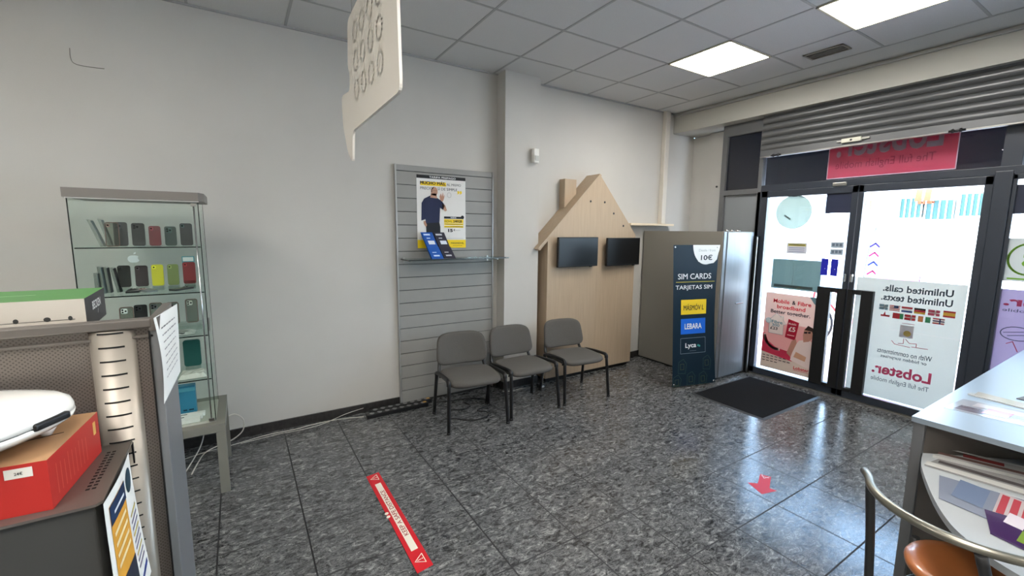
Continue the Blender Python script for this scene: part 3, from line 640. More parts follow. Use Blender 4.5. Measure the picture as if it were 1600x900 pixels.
# ================================================================== slat wall panel with poster, shelf and leaflets
t = thing('slat_panel', 'tall grey slatwall display panel fixed to the wall left of the pillar', 'display panel', (1.29, -.02, 0))
mb = MB(); mb.box(.80, 1.784, -.020, -.001, .02, 2.207, M_slatcut)
zz = .02; i = 0
pit = .1185
while zz < 2.2:
    mb.box(.812, 1.772, -.030, -.018, zz + .004, min(zz + pit - .002, 2.205), M_slat, .0015); zz += pit
part('board', mb, t)
for x in (.797, 1.775): mb = MB(); mb.box(x, x + .014, -.034, -.001, .01, 2.21, mat('edge_alu', (180, 180, 178), .3, metal=.6), .002); part('edge_strip', mb, t, 'bright metal edge strip')
mb, b = sheet_board((.992, -.034, 1.470), (.487, 0, 0), (0, 0, .662), (0, -1, 0), ink((232, 230, 226)), .0015)
bk = ink((24, 24, 26)); ye = ink((250, 216, 30)); nv = ink((26, 34, 70))
b.rect(0, .955, 1, 1, bk); b.text('TARIFA PREPAGO', .25, .965, .79, .99, ink((250, 250, 250)), .01)
b.rect(.07, .86, .59, .915, ye); b.k = 2
b.text('MUCHO MÁS,', .07, .87, .575, .925, bk, .035); b.text('AL MISMO', .60, .872, .90, .905, bk, 0); b.text('PRECIO. ASÍ DE SIMPLE', .07, .805, .82, .85, bk, 0)
b.text('”', .82, .76, .92, .81, ye, .03)
b.rect(0, 0, 1, .115, ye); b.text('MÁSMÓVIL', .68, .055, .96, .085, bk, .01); b.line([(.72, .03), (.92, .03)], .003, bk)
b.rect(.54, .415, .92, .445, bk); b.text('NUEVA', .68, .42, .80, .44, ink((250, 250, 250)), .01); b.k = 3; b.disc(.93, .438, .035, bk); b.k = 2
b.rect(.54, .355, .95, .408, ye); b.rect(.54, .325, .95, .35, ye); b.rect(.54, .29, .95, .315, ye)
b.text('MÓVIL', .55, .362, .71, .398, bk, 0); b.text('240GB', .73, .362, .92, .398, bk, .03); b.line([(.56, .337), (.93, .337)], .004, ink((150, 130, 30))); b.line([(.56, .302), (.93, .302)], .004, ink((150, 130, 30)))
b.text('15', .62, .225, .72, .27, bk, .05); b.text('€', .735, .24, .77, .27, bk, .02); b.line([(.78, .25), (.88, .25)], .003, ink((150, 150, 150))); b.line([(.54, .135), (.95, .135)], .003, ink((190, 190, 190)))
# printed man
skn = ink((196, 150, 126)); b.k = 3
b.poly([(.18, .0), (.46, .0), (.46, .30), (.44, .37), (.17, .37)], ink((22, 22, 28)))
b.k = 4; b.poly([(.08, .38), (.09, .62), (.14, .68), (.26, .725), (.40, .70), (.50, .655), (.56, .60), (.52, .535), (.46, .565), (.445, .36), (.17, .345), (.16, .40)], nv)
b.poly([(.12, .37), (.16, .38), (.19, .32), (.17, .29), (.13, .33)], skn); b.poly([(.505, .62), (.565, .60), (.60, .53), (.56, .515), (.51, .56)], skn)
b.poly([(.46, .68), (.45, .72), (.48, .765), (.50, .72), (.52, .78), (.535, .72), (.56, .75), (.54, .69), (.52, .655), (.49, .65)], skn)
b.k = 5; b.poly([(.26, .70), (.40, .69), (.39, .75), (.28, .76)], skn); b.disc(.345, .785, .068, skn, ry=.062); b.k = 6; b.poly([(.285, .775), (.295, .83), (.34, .85), (.33, .83), (.305, .81), (.30, .77)], ink((70, 54, 48))); b.rect(.33, .755, .39, .765, ink((120, 80, 70))); b.line([(.33, .795), (.35, .795)], .003, bk); b.line([(.37, .795), (.39, .795)], .003, bk)
b.arc(.65, .745, .04, 0, 2 * PI, .004, ink((190, 190, 186)), n=14, ry=.035)
tag(mb.done('poster'), 'white and yellow mobile tariff poster with a man on the slatwall panel', 'poster')
t = thing('glass_shelf', 'thin glass shelf across the slatwall panel holding leaflets', 'shelf', (1.3, -.03, 1.375))
mb = MB(); mb.box(.83, 1.835, -.26, -.036, 1.371, 1.379, glass('shelf_glass', (.80, .86, .85), .2)); part('pane', mb, t)
mb = MB(); mb.box(.83, 1.835, -.2615, -.26, 1.371, 1.379, M_edge); mb.box(.829, .830, -.2615, -.036, 1.371, 1.379, M_edge); mb.box(1.835, 1.836, -.2615, -.036, 1.371, 1.379, M_edge); part('glass_edge', mb, t, 'dark green polished edge')
for x in (.86, 1.72): mb = MB(); mb.box(x - .008, x + .008, -.24, -.031, 1.358, 1.371, M_steel, .002); mb.box(x - .008, x + .008, -.036, -.031, 1.34, 1.39, M_steel); part('bracket', mb, t)
# leaflet holders
def holder(x, col, lab, marks):
    t = thing('leaflet_holder', lab, 'leaflet holder', (x, -.13, 1.379))
    W = .112; lean = .11
    def Q(u, v, d=0): return (x + (u - .5) * W - (v) * .055, -.19 + v * lean + d, 1.381 + v * .235)
    mb = MB(); mb.prism([Q(0, 0), Q(1, 0), Q(1, 1), Q(0, 1)], (0, .004, 0), col); part('back_panel', mb, t)
    mb = MB(); mb.prism([Q(0, 0, -.03), Q(1, 0, -.03), Q(1, .45, -.012), Q(0, .45, -.012)], (0, .003, 0), col)
    mb.prism([Q(0, 0, -.03), Q(0, 0), Q(0, .45), Q(0, .45, -.012)], (.002, 0, 0), col); mb.prism([Q(1, 0, -.03), Q(1, 0), Q(1, .45), Q(1, .45, -.012)], (-.002, 0, 0), col); mb.prism([Q(0, 0, -.03), Q(1, 0, -.03), Q(1, 0), Q(0, 0)], (0, 0, .002), col)
    o1 = Vector(Q(0, 0, -.0305)); b = Board(mb, o1, Vector(Q(1, 0, -.0305)) - o1, Vector(Q(0, .45, -.0125)) - o1, (0, -.95, .3)); b.rect(.25, .2, .75, .32, marks); b.rect(.25, .5, .6, .56, marks); part('pocket', mb, t)
    mb = MB(); mb.prism([Q(.05, .3, -.006), Q(.95, .3, -.006), Q(.95, .97, -.006), Q(.05, .97, -.006)], (0, .004, 0), col)
    o1 = Vector(Q(0, 0, -.0065)); b = Board(mb, o1, Vector(Q(1, 0, -.0065)) - o1, Vector(Q(0, 1, -.0065)) - o1, (0, -.95, .3)); b.rect(.15, .88, .7, .94, marks); b.rect(.3, .54, .85, .68, ink((214, 220, 232))); b.rect(.3, .76, .6, .79, marks); part('leaflet', mb, t)
    return t
holder(1.115, ink((26, 84, 168)), 'blue leaflet holder standing left on the glass shelf', ink((200, 220, 245)))
holder(1.232, ink((44, 44, 58)), 'dark charcoal leaflet holder standing right of the blue one on the glass shelf', ink((200, 200, 206)))

# ================================================================== little wooden house with two screens
t = thing('house_display', 'tall birch display board shaped like a gabled house with chimney', 'display', (2.95, -.11, 0))
F = -.22; T_ = .022
mb = MB(); mb.prism([(2.335, F, .045), (3.636, F, .045), (3.636, F, 1.60), (3.045, F, 2.25), (2.335, F, 1.55)], (0, T_, 0), M_wood)
for x, z in ((2.909, 1.964), (3.119, 1.963), (3.264, 1.842), (3.426, 1.704)): mb.cyl((x, F - .0008, z), (x, F + .001, z), .0125, M_black, n=14)
mb.box(3.034, 3.037, F - .0008, F, .05, 1.3, M_wood)
part('front_board', mb, t)
mb = MB(); mb.box(2.335, 2.355, F + T_, -.002, .045, 1.56, M_wood); part('side_board', mb, t); mb = MB(); mb.box(3.616, 3.636, F + T_, -.002, .045, 1.60, M_wood); part('side_board', mb, t)
mb = MB(); mb.box(2.36, 3.61, -.19, -.02, 0, .045, M_black); part('plinth', mb, t, 'black recessed plinth')
mb = MB(); mb.prism([(2.205, F - .006, 1.455), (3.03, F - .006, 2.268), (3.055, F - .006, 2.252), (2.232, F - .006, 1.437)], (0, .22, 0), M_wood); part('left_roof_board', mb, t)
mb = MB(); mb.prism([(3.03, F + T_, 2.262), (3.045, F + T_, 2.25), (3.650, F + T_, 1.60), (3.636, F + T_, 1.59), (3.03, F + T_, 2.235)], (0, .195, 0), M_wood2); part('right_roof_board', mb, t)
mb = MB(); mb.prism([(2.64, -.10, 1.89), (2.80, -.10, 2.045), (2.80, -.10, 2.20), (2.64, -.10, 2.20)], (0, .095, 0), M_wood); part('chimney', mb, t)
mb = MB()
def tv(cx, cz, yaw, lab):
    t = thing('wall_screen', lab, 'screen', (cx, -.27, cz), yaw)
    W, Hh = .555, .318
    mb = MB(); mb.box(-W / 2, W / 2, -.018, .012, -Hh / 2, Hh / 2, M_blackp, .006); mb.box(-.16, .16, .012, .03, -.10, .10, M_blackp, .006); part('casing', mb, t, world=False)
    mb = MB(); mb.box(-W / 2 + .012, W / 2 - .012, -.0195, -.018, -Hh / 2 + .018, Hh / 2 - .012, mat('screen_off', (10, 11, 13), .3, spec=.35)); part('screen', mb, t, world=False)
    mb = MB(); mb.box(.17, .20, -.016, .004, -Hh / 2 - .008, -Hh / 2, M_blackp, .002); part('sensor', mb, t, world=False)
    mb = MB(); mb.box(-.05, .05, .028, .045, -.05, .05, M_black, .003); part('wall_mount', mb, t, world=False)
tv(2.702, 1.416, 0, 'black flat screen on the left of the wooden house display')
tv(3.385, 1.408, math.radians(3), 'black flat screen on the right of the wooden house display')

# ================================================================== tall grey cabinet
t = thing('cabinet', 'tall grey storage cabinet with silver doors beside the shop entrance', 'cabinet', (4.28, -.58, 0))
mb = MB(); mb.box(4.0, 4.565, -1.108, -.03, .02, 1.65, M_cab, .003); mb.box(4.02, 4.55, -1.09, -.05, 0, .02, M_black); part('body', mb, t)
mb = MB(); mb.box(4.008, 4.06, -1.118, -1.108, .025, 1.645, M_cabdoor, .002); part('filler_strip', mb, t)
mb = MB(); mb.box(4.064, 4.558, -1.127, -1.108, .025, 1.645, M_cabdoor, .003); d = part('door', mb, t)
mb = MB(); mb.box(4.27, 4.42, -1.148, -1.141, .845, .857, M_chrome, .002); mb.cyl((4.29, -1.143, .851), (4.29, -1.127, .851), .005, M_chrome); mb.cyl((4.40, -1.143, .851), (4.40, -1.127, .851), .005, M_chrome); subpart('handle', mb, d)
# small bits on top
for i, (x, y, lab) in enumerate(((4.12, -1.07, 'small chrome knob lying on top of the grey cabinet, nearest its corner'), (4.20, -1.08, 'small chrome knob lying second on top of the grey cabinet'), (4.33, -1.07, 'larger round chrome knob on top of the grey cabinet near the doors'))):
    mb = MB(); mb.lathe([(0, 0), (.016 + .004 * i, .0), (.02 + .004 * i, .01), (.012, .02), (0, .022)], (x, y, 1.65), M_chrome, 16); tag(mb.done('knob'), lab, 'knob', 'knobs on the cabinet')

# ================================================================== banner stand
t = thing('banner_stand', 'dark blue upright banner for sim cards in front of the grey cabinet', 'banner', (3.65, -1.12, 0))
A = Vector((3.375, -1.054, 0)); B = Vector((3.915, -1.193, 0)); ud = (B - A).normalized(); nn = Vector((ud.y, -ud.x, 0)); nn = nn if nn.y < 0 else -nn
Wb = (B - A).length
navy = ink((8, 32, 46)); mb = MB()
def bf(u, v):  # slightly concave sides, leaning top
    c = .018 * math.sin(PI * v)
    uu = c + (Wb - 2 * c) * u - .085 * v * (1 - u * .1) * 1.0
    return A + ud * uu + Vector((0, 0, .02 + 1.49 * v)) + nn * (-.02 * math.sin(PI * v) + .0)
mb.sheet(bf, 6, 20, navy)
class WB(Board):
    def P(s, u, v, k=None):
        return bf(u, v) + s.N * (s.step * (s.k if k is None else k) + .0008)
b = WB(mb, A, ud * Wb, (0, 0, 1.49), nn, .0012)
wh = ink((236, 238, 238))
b.disc(.72, 1.0, .30, wh, a0=PI, a1=2 * PI, ry=.135); b.k = 2
b.poly([(.42, .999), (.999, .999), (.999, .96), (.97, .90), (.90, .875), (.72, .865), (.55, .885), (.46, .93)], wh)
b.text('Desde / from', .55, .955, .92, .972, ink((170, 176, 180)), 0); b.text('10€', .60, .895, .86, .932, navy, .02)
b.text('SIM CARDS', .10, .765, .86, .803, wh, .012); b.line([(.06, .745), (.95, .745)], .005, ink((214, 200, 70))); b.text('TARJETAS SIM', .05, .685, .90, .722, wh, .012)
b.rect(.18, .515, .78, .62, ink((240, 204, 40))); b.text('MÁSMÓV L', .24, .545, .72, .59, ink((34, 30, 20)), .01)
b.rect(.18, .375, .77, .485, ink((24, 104, 214))); b.text('LEBARA', .27, .41, .68, .45, wh, .02)
b.line([(.18, .235), (.77, .235), (.77, .345), (.18, .345)], .003, ink((150, 164, 176)), closed=True)
b.text('Lyca', .29, .265, .55, .31, wh, .02); b.disc(.60, .288, .025, ink((60, 150, 140)), ry=.008); b.disc(.63, .283, .02, ink((60, 150, 140)), ry=.007); b.line([(.40, .252), (.55, .252)], .003, ink((120, 134, 146)))
ic = ink((66, 92, 76))
for cx, cy in ((.22, .14), (.80, .155), (.42, .045), (.70, .04), (.10, .03)):
    sh = [(cx - .09, cy - .045), (cx + .07, cy - .05), (cx + .10, cy + .02), (cx + .03, cy + .055), (cx - .08, cy + .035)]
    sh = [(max(.01, min(.99, p)), max(.004, q)) for p, q in sh]; b.line(sh, .003, ic, closed=True); b.line([(cx - .04, cy - .02), (cx + .04, cy - .02), (cx + .04, cy + .02), (cx - .04, cy + .02)], .003, ink((96, 104, 60)), closed=True)
part('banner_sheet', mb, t)
for u, v in ((.04, .985), (.96, .985), (.04, .015), (.96, .015)):
    mb = MB(); p = bf(u, v); mb.lathe([(0, -.004), (.009, -.004), (.011, 0), (.009, .004), (0, .004)], p, M_chrome, 14, 'y'); part('eyelet', mb, t)
mb = MB()
for u in (.04, .96):
    for v in (.985, .015): mb.tube([bf(u, v) - nn * .012, A + ud * Wb * .46 + Vector((0, 0, .75)) - nn * .06], .005, M_black, 8)
mb.tube([A + ud * Wb * .46 + Vector((0, 0, .75)) - nn * .06, A + ud * Wb * .46 + Vector((0, 0, .004)) - nn * .02], .006, M_black, 8); mb.tube([bf(.04, .015) - nn * .012, bf(.04, .015) * 1.0 - nn * .012 - Vector((0, 0, .038))], .005, M_black, 8)
part('support_frame', mb, t, 'black cross frame behind the banner')

# ================================================================== floor mat and stickers
t = thing('entrance_mat', 'black ribbed entrance mat lying inside the glass doors', 'mat', (3.95, -1.6, 0))
mb = MB(); mb.box(3.45, 4.46, -1.955, -1.265, 0, .010, M_rubber, .003); part('pile', mb, t)
mb = MB(); pts = [(3.425, -1.98), (4.485, -1.98), (4.485, -1.24), (3.425, -1.24)]
for (a, b_) in ((0, 1), (1, 2), (2, 3), (3, 0)):
    p, q = Vector(pts[a] + (0,)), Vector(pts[b_] + (0,)); c_ = Vector((3.955, -1.61, 0)); ip = p + Vector(((c_.x > p.x) * 2 - 1, (c_.y > p.y) * 2 - 1, 0)) * .028; iq = q + Vector(((c_.x > q.x) * 2 - 1, (c_.y > q.y) * 2 - 1, 0)) * .028
    vs = [mb.bm.verts.new(v) for v in (p + Vector((0, 0, .001)), q + Vector((0, 0, .001)), iq + Vector((0, 0, .009)), ip + Vector((0, 0, .009)))]; mb.face(vs, mat('mat_border', (52, 54, 56), .45))
part('border', mb, t, 'smooth grey rubber border')
mb, b = sheet_board((.317, -2.037, .0016), (-.004, .972, 0), (-.086, -.014, 0), (0, 0, 1), ink((206, 36, 46)), .0012); b.step = .0004
cr_ = ink((236, 226, 210)); dr = ink((150, 30, 40))
b.rect(.155, .28, .87, .72, cr_); b.text('KEEP A SAFE DISTANCE', .285, .34, .775, .64, dr, .01)
for u in (.075, .945):
    b.line([(u - .034, .26), (u + .034, .26), (u, .82)], .004, cr_, closed=True); b.line([(u, .45), (u, .66)], .004, cr_, k=2); b.disc(u, .36, .004, cr_, k=2)
for u in (.50, .535): b.disc(u, .95, .012, cr_)
tag(mb.done('floor_sticker'), 'long red floor sticker reading keep a safe distance', 'sticker')
AR = [(2.531, -2.433), (2.561, -2.491), (2.418, -2.554), (2.427, -2.595), (2.309, -2.565), (2.359, -2.445), (2.405, -2.486)]
mb = MB(); mb.prism([(x, y, .0004) for x, y in AR], (0, 0, .0010), ink((196, 52, 70)))
b = Board(mb, (0, 0, .0016), (1, 0, 0), (0, 1, 0), (0, 0, 1), .0004); b.line([(2.538, -2.44), (2.50, -2.475), (2.55, -2.485)], .006, ink((230, 200, 206))); b.line([(2.515, -2.45), (2.53, -2.49)], .006, ink((230, 200, 206)))
tag(mb.done('floor_arrow'), 'worn red arrow sticker on the shiny floor tiles', 'sticker')

# ================================================================== chairs
def make_chair():
    t = thing('visitor_chair', 'x', 'chair', (0, 0, 0), 0, 'grey visitor chairs along the wall')
    def seatf(mb, cx, cy, cz, w_, d_, h_, tilt, dome, axis):
        n = 40; rings = []
        for rr, hh in ((.02, -1), (.4, -1), (.7, -1), (.88, -.97), (.96, -.8), (1, -.35), (1, .35), (.96, .8), (.88, .97), (.7, 1), (.4, 1), (.02, 1)):
            ring = []
            for i in range(n):
                a = 2 * PI * i / n; e = 2 / 4.6
                x = (abs(math.cos(a)) ** e) * math.copysign(1, math.cos(a)) * w_ / 2 * rr; y = (abs(math.sin(a)) ** e) * math.copysign(1, math.sin(a)) * d_ / 2 * rr
                z = hh * h_ / 2
                if axis == 'z': z += -.016 * max(0, -y / d_ * 2) ** 3; p = Vector((cx + x, cy + y, cz + z))
                else:
                    x *= 1 - .06 * (y / d_ * 2)
                    p = Vector((cx + x, cy + z + .05 * (1 - (2 * x / w_) ** 2) + y * math.tan(tilt), cz + y))
                ring.append(mb.bm.verts.new(p))
            rings.append(ring)
        for a_, b_ in zip(rings, rings[1:]):
            for i in range(n): mb.face([a_[i], a_[(i + 1) % n], b_[(i + 1) % n], b_[i]], M_fabric, True)
        mb.face(rings[0][::-1], M_fabric, True); mb.face(rings[-1], M_fabric, True)
    mb = MB(); seatf(mb, 0, -.015, .455, .475, .425, .062, 0, .0, 'z'); part('seat', mb, t, world=False)
    mb = MB(); seatf(mb, 0, .205, .665, .465, .325, .045, math.radians(10), 0, 'y'); part('backrest', mb, t, world=False)
    # rear shell of the backrest
    for sx_ in (-1, 1):
        x = .248 * sx_
        mb = MB(); mb.tube(smooth_path([(x + .014 * sx_, -.235, .012), (x, -.205, .43), (x, -.20, .455)], 4), .0148, M_black, 10); mb.cyl((x + .0145 * sx_, -.236, 0), (x + .014 * sx_, -.234, .02), .0175, M_blackp); part('leg', mb, t, world=False)
        mb = MB(); mb.tube(smooth_path([(x + .014 * sx_, .215, .012), (x, .165, .42), (x, .16, .44)], 4), .0148, M_black, 10); mb.cyl((x + .0145 * sx_, .216, 0), (x + .014 * sx_, .214, .02), .0175, M_blackp); part('leg', mb, t, world=False)
        mb = MB(); mb.tube(smooth_path([(x, -.20, .45), (x, -.195, .478), (x, -.165, .492), (x, -.05, .485), (x, .10, .468), (x, .15, .455), (x, .16, .435)], 5), .0185, M_black, 10); part('side_rail', mb, t, world=False)
        mb = MB(); mb.tube(smooth_path([(.205 * sx_, .08, .425), (.215 * sx_, .17, .43), (.215 * sx_, .205, .47), (.20 * sx_, .235, .56), (.18 * sx_, .255, .62)], 5), .011, M_black, 10, flat=1.3); part('back_support', mb, t, world=False)
    mb = MB(); mb.tube([(-.24, -.15, .425), (.24, -.15, .425)], .010, M_black, 8); mb.tube([(-.24, .11, .425), (.24, .11, .425)], .010, M_black, 8)
    for sx_ in (-1, 1): mb.tube([(.205 * sx_, -.15, .425), (.205 * sx_, .12, .425)], .010, M_black, 8)
    part('seat_frame', mb, t, world=False)
    return t
ch = make_chair(); ch.scale = (1, 1, .868)
spots = [((1.235, -.60), math.radians(-7), 'grey fabric visitor chair with black legs nearest the slatwall panel, leftmost of three'),
         ((1.785, -.595), math.radians(0), 'grey fabric visitor chair in front of the pillar, middle of three'),
         ((2.41, -.60), math.radians(-5), 'grey fabric visitor chair in front of the wooden house display, rightmost of three')]
for i, ((x, y), a, lab) in enumerate(spots):
    if i == 0: ch.location = (x, y, 0); ch.rotation_euler = (0, 0, a); ch['label'] = lab
    else: dup(ch, (x, y, 0), a, lab)

# ================================================================== side table with glass display cabinet
t = thing('side_table', 'low grey square side table carrying the glass display cabinet', 'table', (-.812, -.525, 0))
mb = MB(); mb.box(-1.087, -.537, -.80, -.25, .40, .45, M_tablegrey, .002); part('tabletop', mb, t)
for x in (-1.087, -.587):
    for y in (-.80, -.30): mb = MB(); mb.box(x, x + .05, y, y + .05, 0, .40, M_tablegrey, .001); part('leg', mb, t)
GX0, GX1, GY0, GY1, GZ0, GZ1 = -1.137, -.585, -.747, -.36, .45, 1.79
# wide cabinet overhangs the table on the left; second table under it, hidden by the metal shelving
t = thing('side_table', 'matching grey side table almost hidden behind the metal shelving', 'table', (-1.372, -.525, 0))
mb = MB(); mb.box(-1.645, -1.095, -.80, -.25, .40, .45, M_tablegrey, .002); part('tabletop', mb, t)
for x in (-1.645, -1.145):
    for y in (-.80, -.30): mb = MB(); mb.box(x, x + .05, y, y + .05, 0, .40, M_tablegrey, .001); part('leg', mb, t)
t = thing('display_cabinet', 'tall narrow glass display cabinet with phone cases on its shelves', 'display cabinet', (-.86, -.55, .45))
mb = MB(); mb.prism([(GX0 - .012, GY0 - .02, GZ1), (GX1 + .004, GY0 - .02, GZ1), (GX1 + .028, GY0 + .06, GZ1), (GX1 + .028, GY1 + .02, GZ1), (GX0 - .012, GY1 + .02, GZ1)], (0, 0, .048), mat('cabinet_top', (118, 112, 106), .45)); part('top_board', mb, t)
mb = MB(); mb.box(GX0 - .004, GX1 + .004, GY0 - .012, GY0 - .006, GZ1 - .006, GZ1, mat('light_strip', (226, 224, 216), .4)); part('front_strip', mb, t, 'pale strip under the top')
mb = MB(); mb.box(GX0, GX1, GY0, GY1, GZ0, GZ0 + .012, mat('cabinet_base', (176, 178, 166), .5)); part('base_board', mb, t)
mb = MB(); mb.box(GX0 + .004, GX1 - .004, GY0, GY0 + .004, GZ0 + .014, GZ1 - .002, M_dglass); part('door', mb, t, 'clear glass door')
mb = MB(); mb.box(GX1 - .004, GX1, GY0 + .005, GY1, GZ0 + .012, GZ1, M_dglass); mb.box(GX0, GX0 + .004, GY0 + .005, GY1, GZ0 + .012, GZ1, M_dglass); part('side_pane', mb, t)
mb = MB(); mb.box(GX0 + .004, GX1 - .004, GY1 - .004, GY1, GZ0 + .012, GZ1, M_dglass); part('rear_pane', mb, t)
mb = MB()
for x in (GX0 - .001, GX1 - .003): mb.box(x, x + .004, GY0 - .002, GY0 + .004, GZ0 + .012, GZ1, M_edge)
mb.box(GX1 - .001, GX1 + .001, GY1 - .003, GY1, GZ0 + .012, GZ1, M_edge)
part('corner_seal', mb, t, 'black edge seals')
SH = [.723, .995, 1.258, 1.526]
for z in SH:
    mb = MB(); mb.box(GX0 + .006, GX1 - .006, GY0 + .012, GY1 - .006, z - .003, z + .003, M_dglass); mb.box(GX0 + .006, GX1 - .006, GY0 + .010, GY0 + .0118, z - .003, z + .003, M_edge); part('shelf', mb, t, 'glass shelf with dark green edge')
mb = MB(); mb.cyl((GX1 - .022, GY0 - .008, GZ0 + .03), (GX1 - .022, GY0 - .008, GZ1 - .03), .004, M_chrome); mb.box(GX1 - .036, GX1 - .008, GY0 - .014, GY0 - .001, GZ1 - .03, GZ1 - .012, M_steel, .002); mb.box(GX1 - .036, GX1 - .006, GY0 - .014, GY0 - .001, GZ0 + .012, GZ0 + .03, M_steel, .002); mb.box(GX1 - .006, GX1 + .008, GY0 + .02, GY0 + .035, 1.02, 1.10, M_steel, .002); part('hinge_rod', mb, t, 'chrome hinge rod')

def phone_case(x, y, z, w_, h_, rgb, label, cam_=0, clear=False, gloss=.35, tilt=.10, yaw=0, lying=False, group='phone cases in the display cabinet'):
    t = thing('phone_case', label, 'phone case', (x, y, z), yaw, group)
    m = glass('case_clear', (.72, .74, .70), .2) if clear else mat('case_%02x%02x%02x_%d' % (*rgb, int(gloss * 100)), rgb, gloss, spec=.6, coat=.0 if gloss > .3 else .6)
    Mx = Matrix.Rotation(PI / 2 - .02, 4, 'X') if lying else Matrix.Rotation(-tilt, 4, 'X')
    if lying: Mx = Matrix.Translation((0, 0, .011)) @ Matrix.Rotation(-PI / 2 + .02, 4, 'X')
    def add(mb, pts, y0, d, m_):
        mb.prism([Mx @ Vector((a, y0, b_)) for a, b_ in pts], Mx.to_3x3() @ Vector((0, d, 0)), m_)
    mb = MB(); add(mb, roundrect(-w_ / 2, 0, w_ / 2, h_, .011), -.005, .010, m)
    if clear:
        P = roundrect(-w_ / 2, 0, w_ / 2, h_, .011); mb.tube([Mx @ Vector((a, -.004, b_)) for a, b_ in P], .0022, mat('case_rim', rgb, .25), 6, closed=True)
    part('shell', mb, t, world=False)
    dkm = mat('lens_dark', (22, 22, 26), .15)
    cm = mat('cam_plate_%02x' % (rgb[0],), tuple(min(255, int(v * 1.35) + 16) for v in rgb), .3)
    mb = MB()
    if cam_ == 0: add(mb, roundrect(-w_ / 2 + .007, h_ - .038, -w_ / 2 + .036, h_ - .008, .007), -.0072, .0022, cm)
    else: add(mb, roundrect(-w_ / 2 + .006, h_ - .026, -w_ / 2 + .022, h_ - .007, .006), -.0072, .0022, cm)
    o = part('camera_plate', mb, t, world=False)
    mb = MB()
    for (a, b_) in (((.014, .016), (.014, .030), (.028, .023)) if cam_ == 0 else ((.013, .016),)):
        c_ = (-w_ / 2 + a, h_ - b_); add(mb, arcpts(c_[0], c_[1], .0048, 0, 2 * PI * 15 / 16, 15), -.0085, .0015, dkm)
    if len(mb.bm.verts): subpart_l = mb.done('lens', o)
    return t
S1, S2, S3, S4 = 1.529, 1.261, .998, .726
YC = -.52
for a in ((-.978, .062, .138, (44, 44, 46), 'charcoal phone case with square camera window, leftmost of the five standing on the top shelf', 0),
          (-.899, .060, .134, (20, 20, 22), 'black phone case second from the left on the top shelf', 0),
          (-.823, .056, .118, (112, 20, 32), 'dark red phone case in the middle of the top shelf', 1),
          (-.748, .057, .116, (24, 52, 48), 'dark green phone case on the top shelf', 0),
          (-.670, .062, .136, (24, 26, 28), 'black phone case standing rightmost on the top shelf', 1)):
    phone_case(a[0], YC, S1, a[1], a[2], a[3], a[4], a[5])
for a in ((-.982, .058, .128, (18, 20, 20), 'glossy black phone case leftmost on the second shelf', 1, .08),
          (-.903, .060, .125, (52, 42, 46), 'glossy purple black phone case below the white fruit emblem on the second shelf', 1, .08),
          (-.828, .057, .128, (196, 190, 30), 'bright yellow phone case on the second shelf', 1, .4),
          (-.753, .056, .128, (110, 122, 66), 'olive green phone case on the second shelf', 1, .4)):
    phone_case(a[0], YC, S2 + .026, a[1], a[2], a[3], a[4], a[5], gloss=a[6])
phone_case(-.672, YC, S2 + .03, .064, .135, (122, 24, 30), 'deep red phone case on a teal card, right end of the second shelf', 1)
for x in (-.982, -.903, -.828, -.753, -.672):  # low clear risers holding the second row
    mb = MB(); mb.box(x - .027, x + .027, -.545, -.49, S2, S2 + .0245, glass('riser_clear', (.86, .90, .88), .15)); tag(mb.done('case_riser'), 'low clear block under a phone case on the second shelf', 'block', 'clear blocks on the second shelf')
mb = MB(); mb.box(-.705, -.642, -.505, -.500, S2 + .05, S2 + .20, mat('teal_card', (70, 150, 160), .6)); mb.box(-.700, -.647, -.507, -.505, S2 + .17, S2 + .195, M_paper); mb.box(-.70, -.645, -.525, -.498, S2, S2 + .05, glass('riser_clear')); tag(mb.done('package_card'), 'teal and white package card behind the deep red phone case', 'card')
# fruit emblem sticker on the rear pane
mb = MB(); cx, cz, r = -.935, S2 + .190, .026
body = []
for k in range(40):
    a = 2 * PI * k / 40; rr = r * (1 + .06 * math.cos(2 * a)) * (1 - .10 * (abs(math.sin(a)) ** 8)); x, z = rr * math.cos(a), rr * .98 * math.sin(a) * (1.0)
    dx, dz = x - r * 1.18, z - r * .12; dd = math.hypot(dx, dz)
    if dd < r * .46: x, z = r * 1.18 + dx / dd * r * .46, r * .12 + dz / dd * r * .46
    body.append((cx + x, -.50, cz + z))
mb.prism(body, (0, .002, 0), ink((236, 238, 238)))
mb.prism([(cx + .001, -.50, cz + r * 1.05), (cx + .011, -.50, cz + r * 1.15), (cx + .014, -.50, cz + r * 1.6), (cx + .004, -.50, cz + r * 1.45)], (0, .002, 0), ink((236, 238, 238)))
mb.box(cx - .003, cx + .003, -.499, -.497, S2 + .003, cz, M_dglass)
tag(mb.done('logo_emblem'), 'white fruit shaped emblem standing above the cases on the second shelf', 'emblem')
# blister packs left
def blister(x, y, z, h_, lean, label, rgb=(150, 154, 150)):
    mb = MB(); m_ = glass('blister_clear', (.80, .83, .82), .35, .05)
    mb.prism([(x, y - .03, z), (x + .012, y - .03, z), (x + .012 - lean, y - .03, z + h_), (x - lean, y - .03, z + h_)], (0, .07, 0), m_)
    mb.prism([(x + .013, y - .025, z), (x + .015, y - .025, z), (x + .015 - lean, y - .025, z + h_ * .96), (x + .013 - lean, y - .025, z + h_ * .96)], (0, .06, 0), mat('blister_card_%d' % rgb[0], rgb, .6))
    tag(mb.done('blister_pack'), label, 'blister pack', 'blister packs in the display cabinet')
blister(-1.06, -.55, S1, .15, .045, 'tall clear blister pack leaning left on the top shelf')
blister(-1.035, -.50, S1, .155, .035, 'second clear blister pack leaning beside the first on the top shelf', (166, 168, 164))
blister(-1.10, -.56, S2, .12, .0, 'short clear blister pack leftmost on the second shelf')
